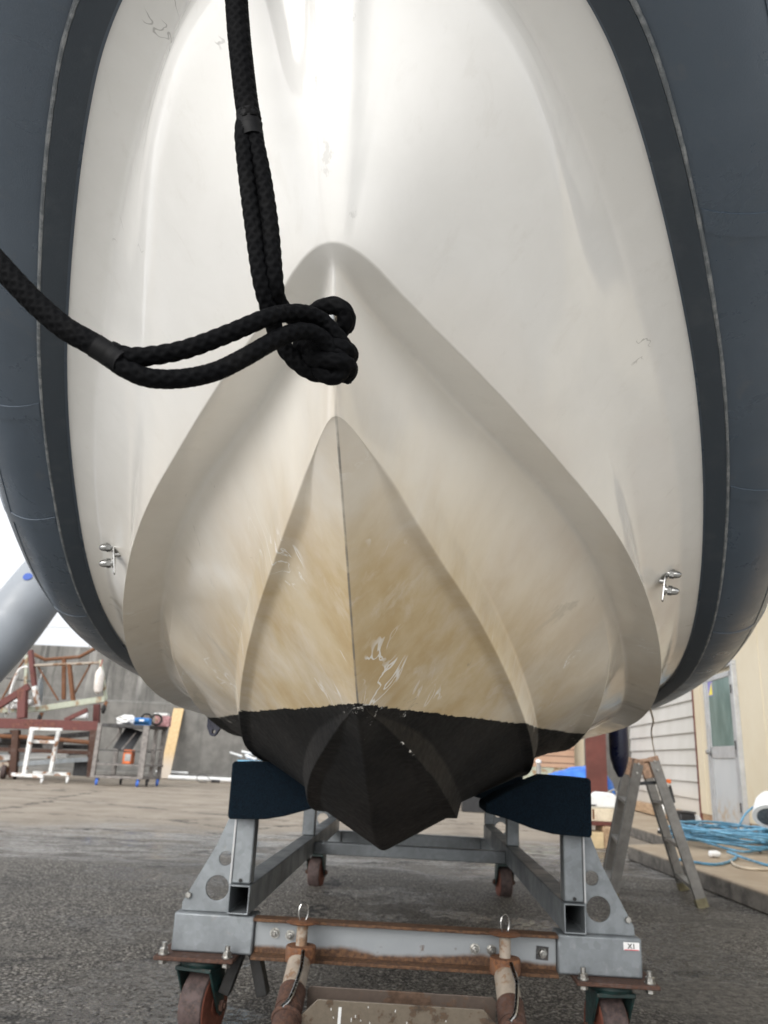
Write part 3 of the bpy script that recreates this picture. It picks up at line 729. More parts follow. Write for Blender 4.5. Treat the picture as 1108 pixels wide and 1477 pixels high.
# ------------------------------------------------------------------ mooring ropes tied to the bow eye
def braid(a, L):
    k = 2 * PI * L / .0125
    return 1 + .10 * max(math.cos(5 * a + k), math.cos(5 * a - k)) - .05
def braid_big(a, L):
    k = 2 * PI * L / .0115
    return 1 + .075 * max(math.cos(7 * a + k), math.cos(7 * a - k)) - .04
def RP(x, y, v): return WV(BOAT, x, y, v)
def rope(name, pts, rad, par, disp=braid, n=36, mat='rope'):
    bm = B(); sweep(bm, smooth_path([RP(*p) for p in pts], .0012), rad, n, True, disp); return obj(name, bm, mat, par, BOAT, ang=75)
def whip(par, p0, p1, p2, r):
    bm = B(); a, m_, b = RP(*p0), RP(*p1), RP(*p2)
    sweep(bm, smooth_path([a, m_, b], .0012), r, 24, True, lambda a, L: 1 + .03 * math.sin(L / .0014 * 2 * PI * .5))
    for v in bm.verts: pass
    obj('whipping', bm, 'whipping twine', par, BOAT, ang=75)
rb = RP(486, 440, .745)
up = thing('mooring_rope', 'black braided rope rising doubled from the bow eye out of the top of the picture', 'rope', BOAT, rb, 'ropes tied to the bow eye')
rope('rope_strand', [(352, 178, .665), (351, 200, .665), (357, 260, .672), (366, 330, .680), (376, 400, .690), (386, 440, .705), (398, 478, .728), (418, 512, .742), (444, 534, .748), (470, 540, .752), (492, 528, .757), (499, 508, .762), (488, 496, .750), (468, 497, .741), (450, 502, .745), (440, 512, .760)], .0089, up)
rope('rope_strand', [(366, 178, .667), (368, 200, .667), (380, 260, .674), (390, 330, .682), (396, 400, .692), (402, 436, .712), (424, 458, .745), (452, 452, .752), (468, 443, .746), (484, 440, .742), (496, 450, .744), (497, 468, .752), (486, 482, .765), (470, 488, .775)], .0089, up)
rope('rope_wrap', [(432, 500, .752), (444, 499, .742), (460, 499, .733), (480, 500, .730), (497, 503, .736), (505, 511, .750), (500, 520, .766)], .0090, up)
rope('rope_wrap', [(436, 522, .756), (448, 520, .744), (462, 519, .734), (482, 520, .730), (498, 524, .737), (504, 533, .750), (498, 544, .762)], .0090, up)
rope('rope_wrap', [(452, 452, .760), (464, 444, .748), (480, 441, .741), (494, 446, .742), (501, 458, .750), (498, 474, .762)], .0092, up)
rope('spliced_rope', [(361, 176, .664), (356, 150, .661), (350, 100, .655), (344, 40, .648), (340, -30, .640), (338, -160, .625), (337, -330, .605)], .0122, up, braid_big, 42)
whip(up, (363.5, 200, .668), (360.5, 184, .666), (358, 163, .663), .0127)
lf = thing('mooring_rope', 'black braided rope running from the bow eye across the tube to the left edge', 'rope', BOAT, rb, 'ropes tied to the bow eye')
rope('rope_strand', [(160, 506, .62), (185, 514, .622), (220, 513, .628), (270, 503, .640), (330, 481, .655), (380, 460, .672), (410, 452, .690), (440, 452, .705), (464, 462, .720), (480, 478, .728), (490, 490, .735), (496, 502, .742), (486, 515, .738), (464, 516, .735), (448, 508, .742), (438, 494, .755)], .0086, lf)
rope('rope_strand', [(158, 516, .62), (182, 532, .622), (215, 545, .628), (262, 546, .638), (310, 536, .650), (352, 516, .662), (385, 497, .676), (415, 482, .692), (442, 478, .706), (462, 486, .718), (476, 502, .728), (492, 518, .736), (494, 534, .742), (480, 544, .742), (464, 536, .742), (456, 520, .752), (452, 505, .765)], .0086, lf)
rope('spliced_rope', [(158, 511, .62), (130, 494, .616), (95, 474, .612), (60, 445, .608), (25, 410, .602), (-20, 362, .595), (-90, 300, .58)], .0104, lf, braid_big, 42)
whip(lf, (176, 523, .621), (160, 513, .620), (138, 499, .617), .0110)

# fender hanging far aft on the right-hand side
fq = inv(BOAT, W(893, 1080, 5.0))
fn = thing('navy_fender', 'navy blue cylindrical fender with pointed foot hanging above the ladder', 'fender', BOAT, (fq.x, fq.y, fq.z - .15))
bm = B(); lathe(bm, [(.012, -.165), (.020, -.155), (.040, -.115), (.055, -.06), (.059, -.03), (.059, .20), (.05, .25), (.02, .29)], fq, (0, 0, 1), 28); obj('fender_body', bm, 'fender navy', fn, BOAT)
bm = B(); sweep(bm, [fq + Vector((0, 0, .28)), fq + Vector((-.05, .1, .75))], .006, 8); obj('lanyard', bm, 'white plastic', fn, BOAT)

# ------------------------------------------------------------------ boat trolley
tr = thing('boat_trolley', 'galvanized steel boat trolley with navy carpet pads and rusty castors', 'trolley', TROL, (0, 4.0, .13))
VF, VM, VR = 2.62, 4.2, 5.5
def tb(name, mat, lo, hi, par=tr, bevel=.004):
    bm = B(); box(bm, lo, hi); return obj(name, bm, mat, par, TROL, bevel=bevel)
def tube_box(name, x0, x1, z0, z1, y0, y1, th=.005, mat='galvanized steel', bevel=.003):
    """square hollow section along y, open at both ends"""
    bm = B(); vs = []
    for y in (y0, y1):
        vs.append([bm.verts.new(p) for p in ((x0, y, z0), (x1, y, z0), (x1, y, z1), (x0, y, z1))] + [bm.verts.new(p) for p in ((x0 + th, y, z0 + th), (x1 - th, y, z0 + th), (x1 - th, y, z1 - th), (x0 + th, y, z1 - th))])
    a, b = vs
    for k in range(4):
        l = (k + 1) % 4
        bm.faces.new((a[k], a[l], b[l], b[k])); bm.faces.new((a[4 + k], b[4 + k], b[4 + l], a[4 + l]))
        bm.faces.new((a[k], a[4 + k], a[4 + l], a[l])); bm.faces.new((b[k], b[l], b[4 + l], b[4 + k]))
    return obj(name, bm, mat, tr, TROL, bevel=bevel)
for sx in (-1, 1):
    tube_box('side_rail', *sorted((sx * .474, sx * .540)), .472, .554, VF - .012, VR + .04)
    for yv in (VF, VR):
        e = tb('end_beam', 'galvanized steel', (min(sx * .455, sx * .702), yv, .362), (max(sx * .455, sx * .702), yv + .10, .4685), bevel=.006)
        bm = B(); o = sx
        prism(bm, [(.541, .4695), (.690, .4695), (.690, .492), (.600, .66), (.566, .748), (.541, .748)], .007, lambda a, b, h: (o * a, yv + .030 + h, b), [(.585, .537, .036), (.567, .622, .021)])
        obj('gusset_plate', bm, 'galvanized steel', tr, TROL, bevel=.0012)
    for yv in (VF + .004, VM, VR):
        tb('post', 'galvanized steel', (min(sx * .478, sx * .539), yv, .5555), (max(sx * .478, sx * .539), yv + .06, .76), bevel=.005)
    bm = B(); beam(bm, (sx * .5405, VF + .001, .556), (sx * .5405, VF + .001, .745), .005, .004, (0, 1, 0)); obj('weld_bead', bm, 'aluminium frame', tr, TROL)
    bm = B(); lathe(bm, [(.0055, 0), (.0055, .002)], (sx * .509, VF + .0025, .5655), (0, -1, 0), 14); obj('drain_hole', bm, 'black rubber', tr, TROL)
    hexn = B(); hexnut(hexn, (sx * .672, VF + .030, .513), (0, -1, 0), .010, .010); obj('bolt', hexn, 'zinc bolt', tr, TROL)
tb('cross_beam', 'galvanized steel', (-.4735, VM + .002, .472), (.4735, VM + .062, .528))
tb('cross_beam', 'galvanized steel', (-.454, VR + .02, .385), (.454, VR + .09, .4705))
# bolted channel between the two front box ends, rusty flanges towards the camera
bm = B(); prism(bm, [(VF + .03, .357), (VF - .028, .357), (VF - .028, .366), (VF + .018, .369), (VF + .018, .457), (VF - .028, .460), (VF - .028, .4685), (VF + .03, .4685)], .907, lambda a, b, h: (-.4535 + h, a, b))
chn = obj('front_channel', bm, 'channel steel', tr, TROL, bevel=.0015)
for bx, bz in ((-.392, .424), (-.345, .420), (.212, .413), (.262, .412), (.412, .413)):
    bm = B(); lathe(bm, [(.015, 0), (.015, .003)], (bx, VF + .018, bz), (0, -1, 0), 20); hexnut(bm, (bx, VF + .015, bz), (0, -1, 0), .0115, .010); lathe(bm, [(.006, 0), (.006, .017), (.004, .019)], (bx, VF + .015, bz), (0, -1, 0), 12)
    obj('bolt', bm, 'zinc bolt', chn, TROL)
bm = B(); beam(bm, (.412 - .018, VF + .0165, .413), (.412 + .018, VF + .0165, .411), .003, .036); obj('square_washer', bm, 'dark steel', chn, TROL)
# carpeted pads
for sx in (-1, 1):
    bm = B(); poly = [(.556, .750), (.558, .905), (.552, .914), (.43, .917), (.30, .862), (.235, .825), (.235, .800), (.30, .785), (.38, .760), (.44, .748), (.548, .744)]
    prism(bm, poly, .26, lambda a, b, h: (sx * a, VF - .055 + h, b))
    pad = obj('carpet_pad', bm, 'carpet', tr, TROL, bevel=.014, seg=4)
    bm = B(); poly2 = [(.556, .76), (.556, .90), (.40, .90), (.26, .83), (.26, .79), (.44, .75)]
    prism(bm, poly2, .2, lambda a, b, h: (sx * a, VM - .05 + h, b)); obj('carpet_pad', bm, 'carpet', tr, TROL, bevel=.014, seg=3)
# castors
def caster(c, yaw, name='castor'):
    """c = centre of the top plate's upper face, local"""
    R = Matrix.Translation(c) @ Matrix.Rotation(yaw, 4, 'Z'); F2 = TROL @ R; Fp = TROL @ Matrix.Translation(c)
    bm = B(); box(bm, (-.118, -.11, -.012), (.118, .11, 0)); pl = obj('castor_plate', bm, 'dark rust plate', tr, Fp, bevel=.003)
    for bx in (-.095, .095):
        for by in (-.085, .085):
            bm = B(); lathe(bm, [(.016, 0), (.016, .004)], (bx, by, 0), (0, 0, 1), 18); hexnut(bm, (bx, by, .004), (0, 0, 1), .0135, .014); cyl(bm, (bx, by, .018), (bx, by, .032), .0075, 12); cyl(bm, (bx, by, -.024), (bx, by, -.012), .013, 6)
            obj('bolt', bm, 'zinc bolt', pl, Fp)
    bm = B(); lathe(bm, [(.062, -.040), (.066, -.030), (.060, -.0125)], (0, 0, 0), (0, 0, 1), 28)
    box(bm, (-.058, -.055, -.050), (.058, .055, -.038))
    for s in (-1, 1):
        prism(bm, [(-.052, -.045), (.052, -.045), (.070, -.17), (.052, -.185), (.030, -.17)], .007, lambda a, b, h: (s * (.050 + h), a, b))
    obj('fork', bm, 'machine green paint', pl, F2, bevel=.002)
    wc = Vector((0, .045, -.155)); bm = B()
    lathe(bm, [(.093, -.037), (.0975, -.034), (.100, -.025), (.100, .025), (.0975, .034), (.093, .037)], wc, (1, 0, 0), 40); wh = obj('wheel', bm, 'cast iron tread', pl, F2)
    bm = B(); lathe(bm, [(.030, -.044), (.030, -.041), (.088, -.040), (.0935, -.036), (.0935, .036), (.088, .040), (.030, .041), (.030, .044)], wc, (1, 0, 0), 36); obj('wheel_rim', bm, 'red rim rubber', pl, F2)
    bm = B(); cyl(bm, wc - Vector((.074, 0, 0)), wc + Vector((.074, 0, 0)), .009, 12); hexnut(bm, wc + Vector((.057, 0, 0)), (1, 0, 0), .017, .012); hexnut(bm, wc - Vector((.057, 0, 0)), (-1, 0, 0), .017, .012); obj('axle', bm, 'dark rust plate', pl, F2)
    return pl
for sx in (-1, 1):
    for yv, yw in ((VF + .045, (-.20 if sx < 0 else .12)), (VR + .045, sx * .1)):
        caster(Vector((sx * .615, yv, .3615 + .0)), yw)
# splayed rubber stop blocks under the left front corner
for dx, tilt in ((-.50, -.32), (-.455, .30)):
    bm = B(); p = Vector((dx, VF + .06, .361)); d = Vector((math.sin(tilt) * .12, .0, -.115)); beam(bm, p, p + d, .034, .05, (0, 1, 0)); obj('stop_block', bm, 'black rubber', tr, TROL, bevel=.003)
# inventory sticker
bm = B(); beam(bm, (.648, VF - .0012, .447), (.694, VF - .0012, .447), .0016, .021); stk = obj('sticker', bm, 'sign white', tr, TROL)
bm = text_bm('X1', .019, .0006); bm.transform(Matrix.Translation((.671, VF - .0028, .447)) @ Matrix.Rotation(PI / 2, 4, 'X')); obj('lettering', bm, 'print black', stk, TROL)
bm = B(); beam(bm, (.650, VF - .0022, .4378), (.692, VF - .0022, .4378), .001, .002); obj('red_line', bm, 'print red', stk, TROL)

# ------------------------------------------------------------------ tow frame pinned to the channel
tow = thing('tow_frame', 'rusty pipe tow frame pinned to the front channel of the trolley', 'tow bar', TROL, (0, 2.3, .2))
pdir = Vector((0, -.62, -.30)).normalized()
for sx in (-1, 1):
    x = sx * .298 if sx < 0 else .292; yc = VF - .075
    bm = B(); lathe(bm, [(.010, .0), (.042, .002), (.048, .005), (.042, .008), (.012, .011)], (x, yc, .470), (0, 0, 1), 24); wsh = obj('pin_head', bm, 'rusted steel', tow, TROL)
    bm = B(); cyl(bm, (x, yc, .35), (x, yc, .471), .0165, 18); obj('pin', bm, 'bleached rusty pipe', wsh, TROL)
    bm = B(); ringp = [Vector((x + .013 * math.cos(a), yc + .007 * math.cos(a), .500 + .026 * math.sin(a))) for a in [-.5 * PI - 2.6 + 5.2 * k / 24 + PI for k in range(25)]]
    sweep(bm, ringp, .0026, 8); obj('pull_ring', bm, 'stainless steel', wsh, TROL)
    bm = B(); lathe(bm, [(.028, .0), (.042, .0), (.044, .004), (.044, .038), (.042, .042), (.028, .042)], (x, yc, .372), (0, 0, 1), 28); col = obj('collar', bm, 'rusted steel', tow, TROL)
    p0 = Vector((x, yc - .012, .378)); bend = p0 + pdir * .17
    bm = B(); sweep(bm, [p0, p0 + pdir * .06, bend], .033, 22); obj('pipe', bm, 'bleached rusty pipe', tow, TROL)
    bm = B(); sweep(bm, [bend - pdir * .05, bend + pdir * .02], .037, 22); sweep(bm, [bend, bend + pdir * .30], .0345, 22); lathe(bm, [(.038, 0), (.041, .006), (.038, .014)], bend + pdir * .04, pdir, 22)
    obj('pipe_sleeve', bm, 'dark rust plate', tow, TROL)
    bm = B(); up_ = Vector((0, -.30, .62)).normalized()
    hp = [p0 + up_ * .012 + Vector((.012, -.028, .02)), p0 + pdir * .05 + up_ * .040 + Vector((.016, -.01, 0)), p0 + pdir * .11 + up_ * .050 + Vector((.018, 0, 0)), p0 + pdir * .19 + up_ * .040 + Vector((.006, 0, 0)), p0 + pdir * .22 + up_ * .036 + Vector((-.012, 0, 0))]
    sweep(bm, smooth_path(hp, .006), .0058, 12); obj('locking_rod', bm, 'stainless steel', col, TROL)
def tow_plate(y, ztop, zlo, xa, xb, ch, mat):
    bm = B(); prism(bm, [(xa, zlo), (xb, zlo), (xb, ztop - ch), (xb - ch, ztop), (xa + ch, ztop), (xa, ztop - ch)], .007, lambda a, b, h: (a, y + h - (b - ztop) * .35, b)); return obj('cross_plate', bm, mat, tow, TROL, bevel=.0012)
rusty('brown steel plate', (.11, .085, .07), .3, 14, .55, rust1=(.06, .035, .022), rust2=(.12, .075, .05))
rusty('scratched steel plate', (.155, .13, .10), .42, 20, .5, rust1=(.035, .028, .022), rust2=(.10, .065, .04))
tow_plate(VF - .17, .335, .26, -.262, .258, .010, 'brown steel plate')
fp = tow_plate(VF - .30, .338, .20, -.262, .258, .045, 'scratched steel plate')
bm = B()
for k in range(16):
    x = random.uniform(-.2, .2); z = random.uniform(.25, .33); L = random.choice((.004, .006, .009)); y = VF - .30 - (z - .338) * .35 - .0006
    beam(bm, (x, y, z), (x + random.uniform(-.001, .001), y + L * .35, z - L), .002, .0008, (0, 1, 0))
beam(bm, (-.158, VF - .3005 + .006, .322), (-.160, VF - .3005 + .021, .277), .008, .0008, (0, 1, 0))
tag(obj('paint_drip', bm, 'white plastic', fp, TROL), kind='stuff')
# ------------------------------------------------------------------ left background: seawall, scrap cradle, rack cart, plank ...
YW = 22.4
bm = B(); wl_ = W(60, 925, YW); wr_ = W(190, 940, YW); zt = (wl_.z + wr_.z) / 2; zs = W(217, 1012, YW).z
prism(bm, [(0, -.2), (0, zt), (.9, zt), (.9, -.2)], 60, lambda a, b, h: (-42 + h, YW + .16 + a, b))
sw = obj('seawall', bm, 'seawall', None, base=(-10, YW, 0)); tag(sw, 'tall grey concrete seawall with dark and pale rain streaks behind the scrap cradle', 'wall')
bm = B(); prism(bm, [(0, -.2), (0, zs - .05), (.05, zs), (.2, zs), (.2, -.2)], 60, lambda a, b, h: (-42 + h, YW + a - .05, b)); obj('wall_base', bm, 'seawall', sw)
bm = B(); box(bm, (-10.5, YW - .55, -.1), (2, YW - .06, .13)); obj('wall_footing', bm, 'seawall', sw, bevel=.02)

def px(bm, y, pts, wpx, dpx=None, rnd=False, YD=None):
    """a bar through photo points at distance y, wpx photo pixels wide; YD gives a distance per point"""
    P = [W(p[0], p[1], (YD[i] if YD else y)) for i, p in enumerate(pts)]
    k = y / FPX; wd = wpx * k
    if rnd: sweep(bm, P, wd / 2, 12)
    else:
        for a, b in zip(P[:-1], P[1:]): beam(bm, a, b, (dpx or wpx) * k, wd, (0, -.05, 1))
    return bm
YC = 17.6
def part(par, name, mat, y, pts, wpx, dpx=None, rnd=False, YD=None, bevel=.006):
    bm = B(); px(bm, y, pts, wpx, dpx, rnd, YD); return obj(name, bm, mat, par, bevel=0 if rnd else bevel)
# red oxide cradle on the ground, carrying other frames
crd = thing('boat_cradle', 'red oxide steel boat cradle on the yard beside the seawall', 'cradle', I4, tuple(WZ(70, 1118, 0)))
Yb = YC + 1.1
part(crd, 'main_beam', 'red oxide paint', YC, [(-60, 1041), (142, 1047.5)], 13, 9)
part(crd, 'main_beam', 'red oxide paint', Yb, [(-60, 1043), (139, 1048)], 11, 9)
part(crd, 'cross_beam', 'red oxide paint', YC, [(139, 1048), (139, 1049)], 10, 8, YD=[YC + .1, Yb])
part(crd, 'cross_beam', 'red oxide paint', YC, [(24, 1043), (26, 1043)], 10, 8, YD=[YC + .1, Yb])
part(crd, 'post', 'red oxide paint', YC, [(33.5, 996), (32, 1036)], 11)
part(crd, 'post', 'red oxide paint', Yb, [(140, 1016), (139, 1043)], 8)
part(crd, 'diagonal_arm', 'red oxide paint', YC, [(-30, 1036), (42, 990)], 9)
part(crd, 'diagonal_arm', 'red oxide paint', YC, [(94, 1039), (126, 1024)], 6)
for x in (-40, 24, 136): part(crd, 'leg', 'dark rust plate', YC, [(x, 1053), (x - 5, 1121)], 9)
for x in (20, 134): part(crd, 'leg', 'dark rust plate', Yb, [(x, 1053), (x - 5, 1118)], 8)
part(crd, 'lower_pipe', 'rusted steel', YC, [(-20, 1061), (60, 1064), (137, 1072)], 6, rnd=True)
part(crd, 'lower_beam', 'dark rust plate', YC, [(-20, 1080), (132, 1086)], 5)
part(crd, 'lower_beam', 'dark steel', Yb, [(-20, 1074), (132, 1078)], 6)
# galvanized and rusty pipe rack standing on the cradle's beams
Yr = YC + .45
rk = thing('pipe_rack', 'rusty tilted pipe rack with a bent top rail standing on the red cradle', 'rack', I4, tuple(W(100, 1026, Yr)))
part(rk, 'bottom_rail', 'faded green paint', Yr, [(55, 1023), (152, 1008)], 8)
part(rk, 'bottom_rail', 'faded green paint', Yr, [(-20, 1025), (55, 1023)], 7)
part(rk, 'corner_post', 'red oxide paint', Yr, [(44, 938), (50, 990)], 6)
part(rk, 'corner_post', 'chipped white paint', Yr, [(50, 990), (55, 1022)], 6)
part(rk, 'corner_post', 'faded green paint', Yr, [(145, 952), (153, 1009)], 4)
part(rk, 'upper_pipe', 'bleached rusty pipe', Yr, [(49, 960), (145, 956)], 4, rnd=True)
part(rk, 'bent_rail', 'rusted steel', Yr + .3, [(49, 944), (65, 951.5), (115, 947.5), (145, 931)], 5, rnd=True)
part(rk, 'upright', 'rusted steel', Yr + .3, [(92.5, 951), (92, 1009)], 5)
part(rk, 'upright', 'rusted steel', Yr, [(100, 958), (106, 1013)], 5)
part(rk, 'brace', 'rusted steel', Yr + .1, [(132, 955), (106, 1003)], 2.6, rnd=True)
part(rk, 'brace', 'rusted steel', Yr + .1, [(55, 962), (84, 1010)], 2.6, rnd=True)
part(rk, 'grey_upright', 'faded green paint', Yr + .5, [(38.5, 945), (37, 992)], 4)
part(rk, 'side_brace', 'rusted steel', Yr + .5, [(35, 951), (2, 1010)], 3, rnd=True)
part(rk, 'cross_pipe', 'dark steel', Yr + .5, [(9, 978), (46, 983)], 1.8, rnd=True)
for (x, y, r) in ((56, 1039, 8), (149.5, 1023, 6)):
    c = W(x, y, Yr - .12); k = Yr / FPX; bm = B(); lathe(bm, [(r * k * .9, -.03), (r * k, -.02), (r * k, .02), (r * k * .9, .03)], c, (.9, .45, 0), 24); cyl(bm, c - Vector((.05, .02, 0)), c + Vector((.05, .02, 0)), .02, 8)
    obj('caster_wheel', bm, 'black rubber', rk)
    bm = B(); beam(bm, c + Vector((0, .02, 0)), c + Vector((0, .1, .17)), .07, .03, (0, 1, 0)); obj('caster_bracket', bm, 'rusted steel', rk)
# bent white tube frame at the far left
wt = thing('bent_tube_frame', 'bent white tube frame leaning on the left end of the cradle', 'frame', I4, tuple(W(13, 1030, YC + .2)))
part(wt, 'bent_tube', 'chipped white paint', YC + .2, smooth_path([Vector((13, 1030, 0)), Vector((14, 1005, 0)), Vector((18, 988, 0)), Vector((25, 970, 0)), Vector((32, 963, 0)), Vector((40, 962, 0))], 3), 3.2, rnd=True)
part(wt, 'bent_tube', 'chipped white paint', YC + .5, [Vector((8, 1034, 0)), Vector((18, 990, 0)), Vector((26, 972, 0))], 2.6, rnd=True)
# white cloth bundle and grey fender on the cradle, white fender hanging
bm = B(); c = W(28, 1018, YC + .5); blob(bm, c, .34, .2, .13, .25, 3, 4); tag(obj('cloth_bundle', bm, 'white cloth', None), 'crumpled white cloth bundle lying on the red cradle', 'cloth')
def fender(name, label, mat, xc, y0, y1, wpx, Y, lean=0):
    t = W(xc + lean, y0, Y); b = W(xc, y1, Y); d = (b - t); L = d.length; k = wpx * Y / FPX / 2; bm = B()
    f = thing(name, label, 'fender', I4, tuple(b))
    lathe(bm, [(k * .25, 0), (k * .35, L * .06), (k * .8, L * .16), (k, L * .30), (k, L * .80), (k * .8, L * .92), (k * .4, L * .98), (k * .2, L)], t, d, 20); obj('fender_body', bm, mat, f)
    bm = B(); sweep(bm, [t + d * .02, t + Vector((.02, 0, .16))], .012, 8); obj('lanyard', bm, 'red plastic' if 'white' in name else 'white plastic', f)
fender('white_fender', 'dirty white sausage fender hanging from the right corner of the pipe rack', 'fender white', 141, 962, 1001, 12.5, Yr - .15, 4)
fender('grey_fender', 'grey sausage fender standing behind the red corner post', 'fender grey', 55, 978, 1019, 10, Yr + .35, 3)
# stacked low trolleys and white stand below the cradle
lt = thing('flat_trolley', 'low grey and white flat trolley with brown wheel pushed under the cradle', 'trolley', I4, tuple(WZ(40, 1119, 0)))
Yl = YC + .25
part(lt, 'white_rail', 'chipped white paint', Yl, [(-40, 1094), (98, 1089)], 7)
part(lt, 'grey_rail', 'bleached rusty pipe', Yl - .3, [(-40, 1104), (14, 1103)], 6)
part(lt, 'grey_rail', 'galvanized steel', Yl - .2, [(12, 1103), (132, 1095)], 6)
part(lt, 'far_rail', 'galvanized steel', Yl + .9, [(-30, 1090), (128, 1086)], 5)
part(lt, 'cross_rail', 'rusted steel', Yl, [(14, 1103), (20, 1096)], 5, YD=[Yl - .2, Yl + .9])
c = W(5, 1116, Yl - .3); bm = B(); lathe(bm, [(.13, -.05), (.15, -.03), (.15, .03), (.13, .05)], (c.x, c.y, .15), (1, .3, 0), 26); obj('wheel', bm, 'cast iron tread', lt)
bm = B(); beam(bm, (c.x + .02, c.y, .16), (c.x + .06, c.y, .34), .12, .05, (0, 1, 0)); obj('wheel_bracket', bm, 'rusted steel', lt)
c2 = WZ(124, 1117, 0); bm = B(); lathe(bm, [(.09, -.03), (.1, -.02), (.1, .02), (.09, .03)], (c2.x, Yl, .1), (1, .2, 0), 22); beam(bm, (c2.x, Yl, .12), (c2.x, Yl, .34), .06, .04); obj('wheel', bm, 'black rubber', lt)
stn = thing('work_stand', 'white chipped steel stand with one rung in front of the cradle', 'stand', I4, tuple(WZ(66, 1124, 0)))
Ys = YC - 1.0
part(stn, 'leg', 'chipped white paint', Ys, [(46, 1053), (35, 1117)], 5.5)
part(stn, 'leg', 'chipped white paint', Ys + .3, [(84.5, 1055), (73, 1114)], 5)
part(stn, 'top_bar', 'chipped white paint', Ys + .05, [(43, 1051), (90, 1052.5)], 3.6)
part(stn, 'rung', 'chipped white paint', Ys + .1, [(44, 1069.5), (80, 1070.5)], 4)
part(stn, 'foot_bar', 'chipped white paint', Ys, [(17, 1117), (63, 1120)], 4.4)
part(stn, 'foot_bar', 'chipped white paint', Ys + .4, [(48, 1115), (101, 1117)], 4.4)
for (x, y, YY) in ((60, 1125, Ys), (97, 1122.5, Ys + .4)):
    c = W(x, y, YY); bm = B(); lathe(bm, [(.030, -.016), (.040, -.012), (.040, .012), (.030, .016)], (c.x, c.y, .042), (.8, .5, 0), 18); beam(bm, (c.x, c.y + .02, .06), (c.x, c.y + .02, .13), .05, .03); obj('castor', bm, 'white plastic', stn)
# heap of dark scrap behind the rails
for (x0, y0, x1, y1, wd, nm, lb) in ((-20, 1071, 58, 1068, 9, 'scrap_pipe', 'thick dark pipe lying under the left half of the red cradle'), (70, 1064, 136, 1058, 7, 'scrap_beam', 'dark square beam lying just under the right half of the red cradle')):
    bm = B(); px(bm, YC + .7, [(x0, y0), (x1, y1)], wd, rnd=('pipe' in nm)); tag(obj(nm, bm, 'dark steel', None), lb, 'scrap')
for (xa, ya, xb, yb, YY, hh, mt, nm, lb) in ((104, 1119, 131, 1119, YC + .3, .30, 'black plastic', 'black_crate', 'black crate on the ground under the right end of the cradle'), (60, 1084, 82, 1085, YC + .5, .20, 'grey wood steel', 'grey_case', 'grey weathered case lying on the rails between the legs of the white stand'), (2, 1072, 22, 1072, YC + .4, .22, 'dark steel', 'dark_motor', 'dark lump of machinery under the left end of the cradle'), (108, 1038, 126, 1038, YC + .6, .16, 'white plastic', 'white_canister', 'small white canister lying on the red cradle left of its far post')):
    a, b = W(xa, ya, YY), W(xb, yb, YY); bm = B()
    if 'motor' in nm or 'canister' in nm: lathe(bm, [(hh * .3, 0), (hh * .5, .03), (hh * .5, (b - a).length - .05), (hh * .32, (b - a).length)], a + Vector((0, 0, hh * .5)), b - a, 18)
    else: box(bm, a, b + Vector((0, .3, hh))); box(bm, a + Vector((-.015, -.015, hh + .002)), b + Vector((.015, .315, hh + .04)))
    tag(obj(nm, bm, mt, None, bevel=.008), lb, nm.split('_')[1])
# rack cart
Yk = 16.8
cart = thing('rack_cart', 'weathered grey steel shelf cart with blue castors, loaded with gear', 'cart', I4, tuple(WZ(170, 1124, 0)))
a0 = W(131, 1113, Yk); a1 = W(203, 1117, Yk); zt_ = W(141, 1043, Yk).z; z2 = W(165, 1082, Yk).z; z1 = W(165, 1103, Yk).z; z0 = .17
x0, x1 = a0.x + .05, a1.x - .03; DX, DY = .18, .75         # the cart stands a little askew
def cp_(fx, fy, z): return Vector((x0 + (x1 - x0) * fx + DX * fy, Yk + DY * fy + .10 * fx, z))
for fx, fy, wd in ((0, 0, .085), (1, 0, .12), (1, 1, .09), (0, 1, .08), (1.0, .55, .075)):
    bm = B(); beam(bm, cp_(fx, fy, z0 - .02), cp_(fx, fy, zt_), wd, .06, (0, 1, 0)); obj('post', bm, 'grey wood steel', cart, bevel=.005)
for z, th, nm, mt in ((zt_ - .03, .07, 'top_shelf', 'dark steel'), (z1, .035, 'bottom_shelf', 'grey wood steel')):
    bm = B(); vs8 = [bm.verts.new(cp_(fx, fy, zz)) for zz in (z - th / 2, z + th / 2) for fx, fy in ((-.02, -.03), (1.06, -.03), (1.06, 1.05), (-.02, 1.05))]
    for f in ((3, 2, 1, 0), (4, 5, 6, 7), (0, 1, 5, 4), (1, 2, 6, 5), (2, 3, 7, 6), (3, 0, 4, 7)): bm.faces.new([vs8[i] for i in f])
    obj(nm, bm, mt, cart, bevel=.004)
bm = B(); vs8 = [bm.verts.new(cp_(fx, fy, zz)) for zz in (z2 - .02, z2) for fx, fy in ((.02, .0), (.92, .0), (.92, .8), (.02, .8))]
for f in ((3, 2, 1, 0), (4, 5, 6, 7), (0, 1, 5, 4), (1, 2, 6, 5), (2, 3, 7, 6), (3, 0, 4, 7)): bm.faces.new([vs8[i] for i in f])
obj('middle_shelf', bm, 'dark steel', cart)
for fy in (0, 1):
    bm = B(); beam(bm, cp_(-.02, fy, z0), cp_(1.02, fy, z0), .05, .05); obj('base_rail', bm, 'grey wood steel', cart, bevel=.004)
for fx in (0, 1):
    bm = B(); beam(bm, cp_(fx, 0, z0), cp_(fx, 1, z0), .05, .05); obj('base_rail', bm, 'grey wood steel', cart, bevel=.004)
bm = B(); beam(bm, cp_(1, 0, z2 + .02), cp_(1.02, 1, z2 + .05), .025, .025); obj('side_rail', bm, 'grey wood steel', cart)
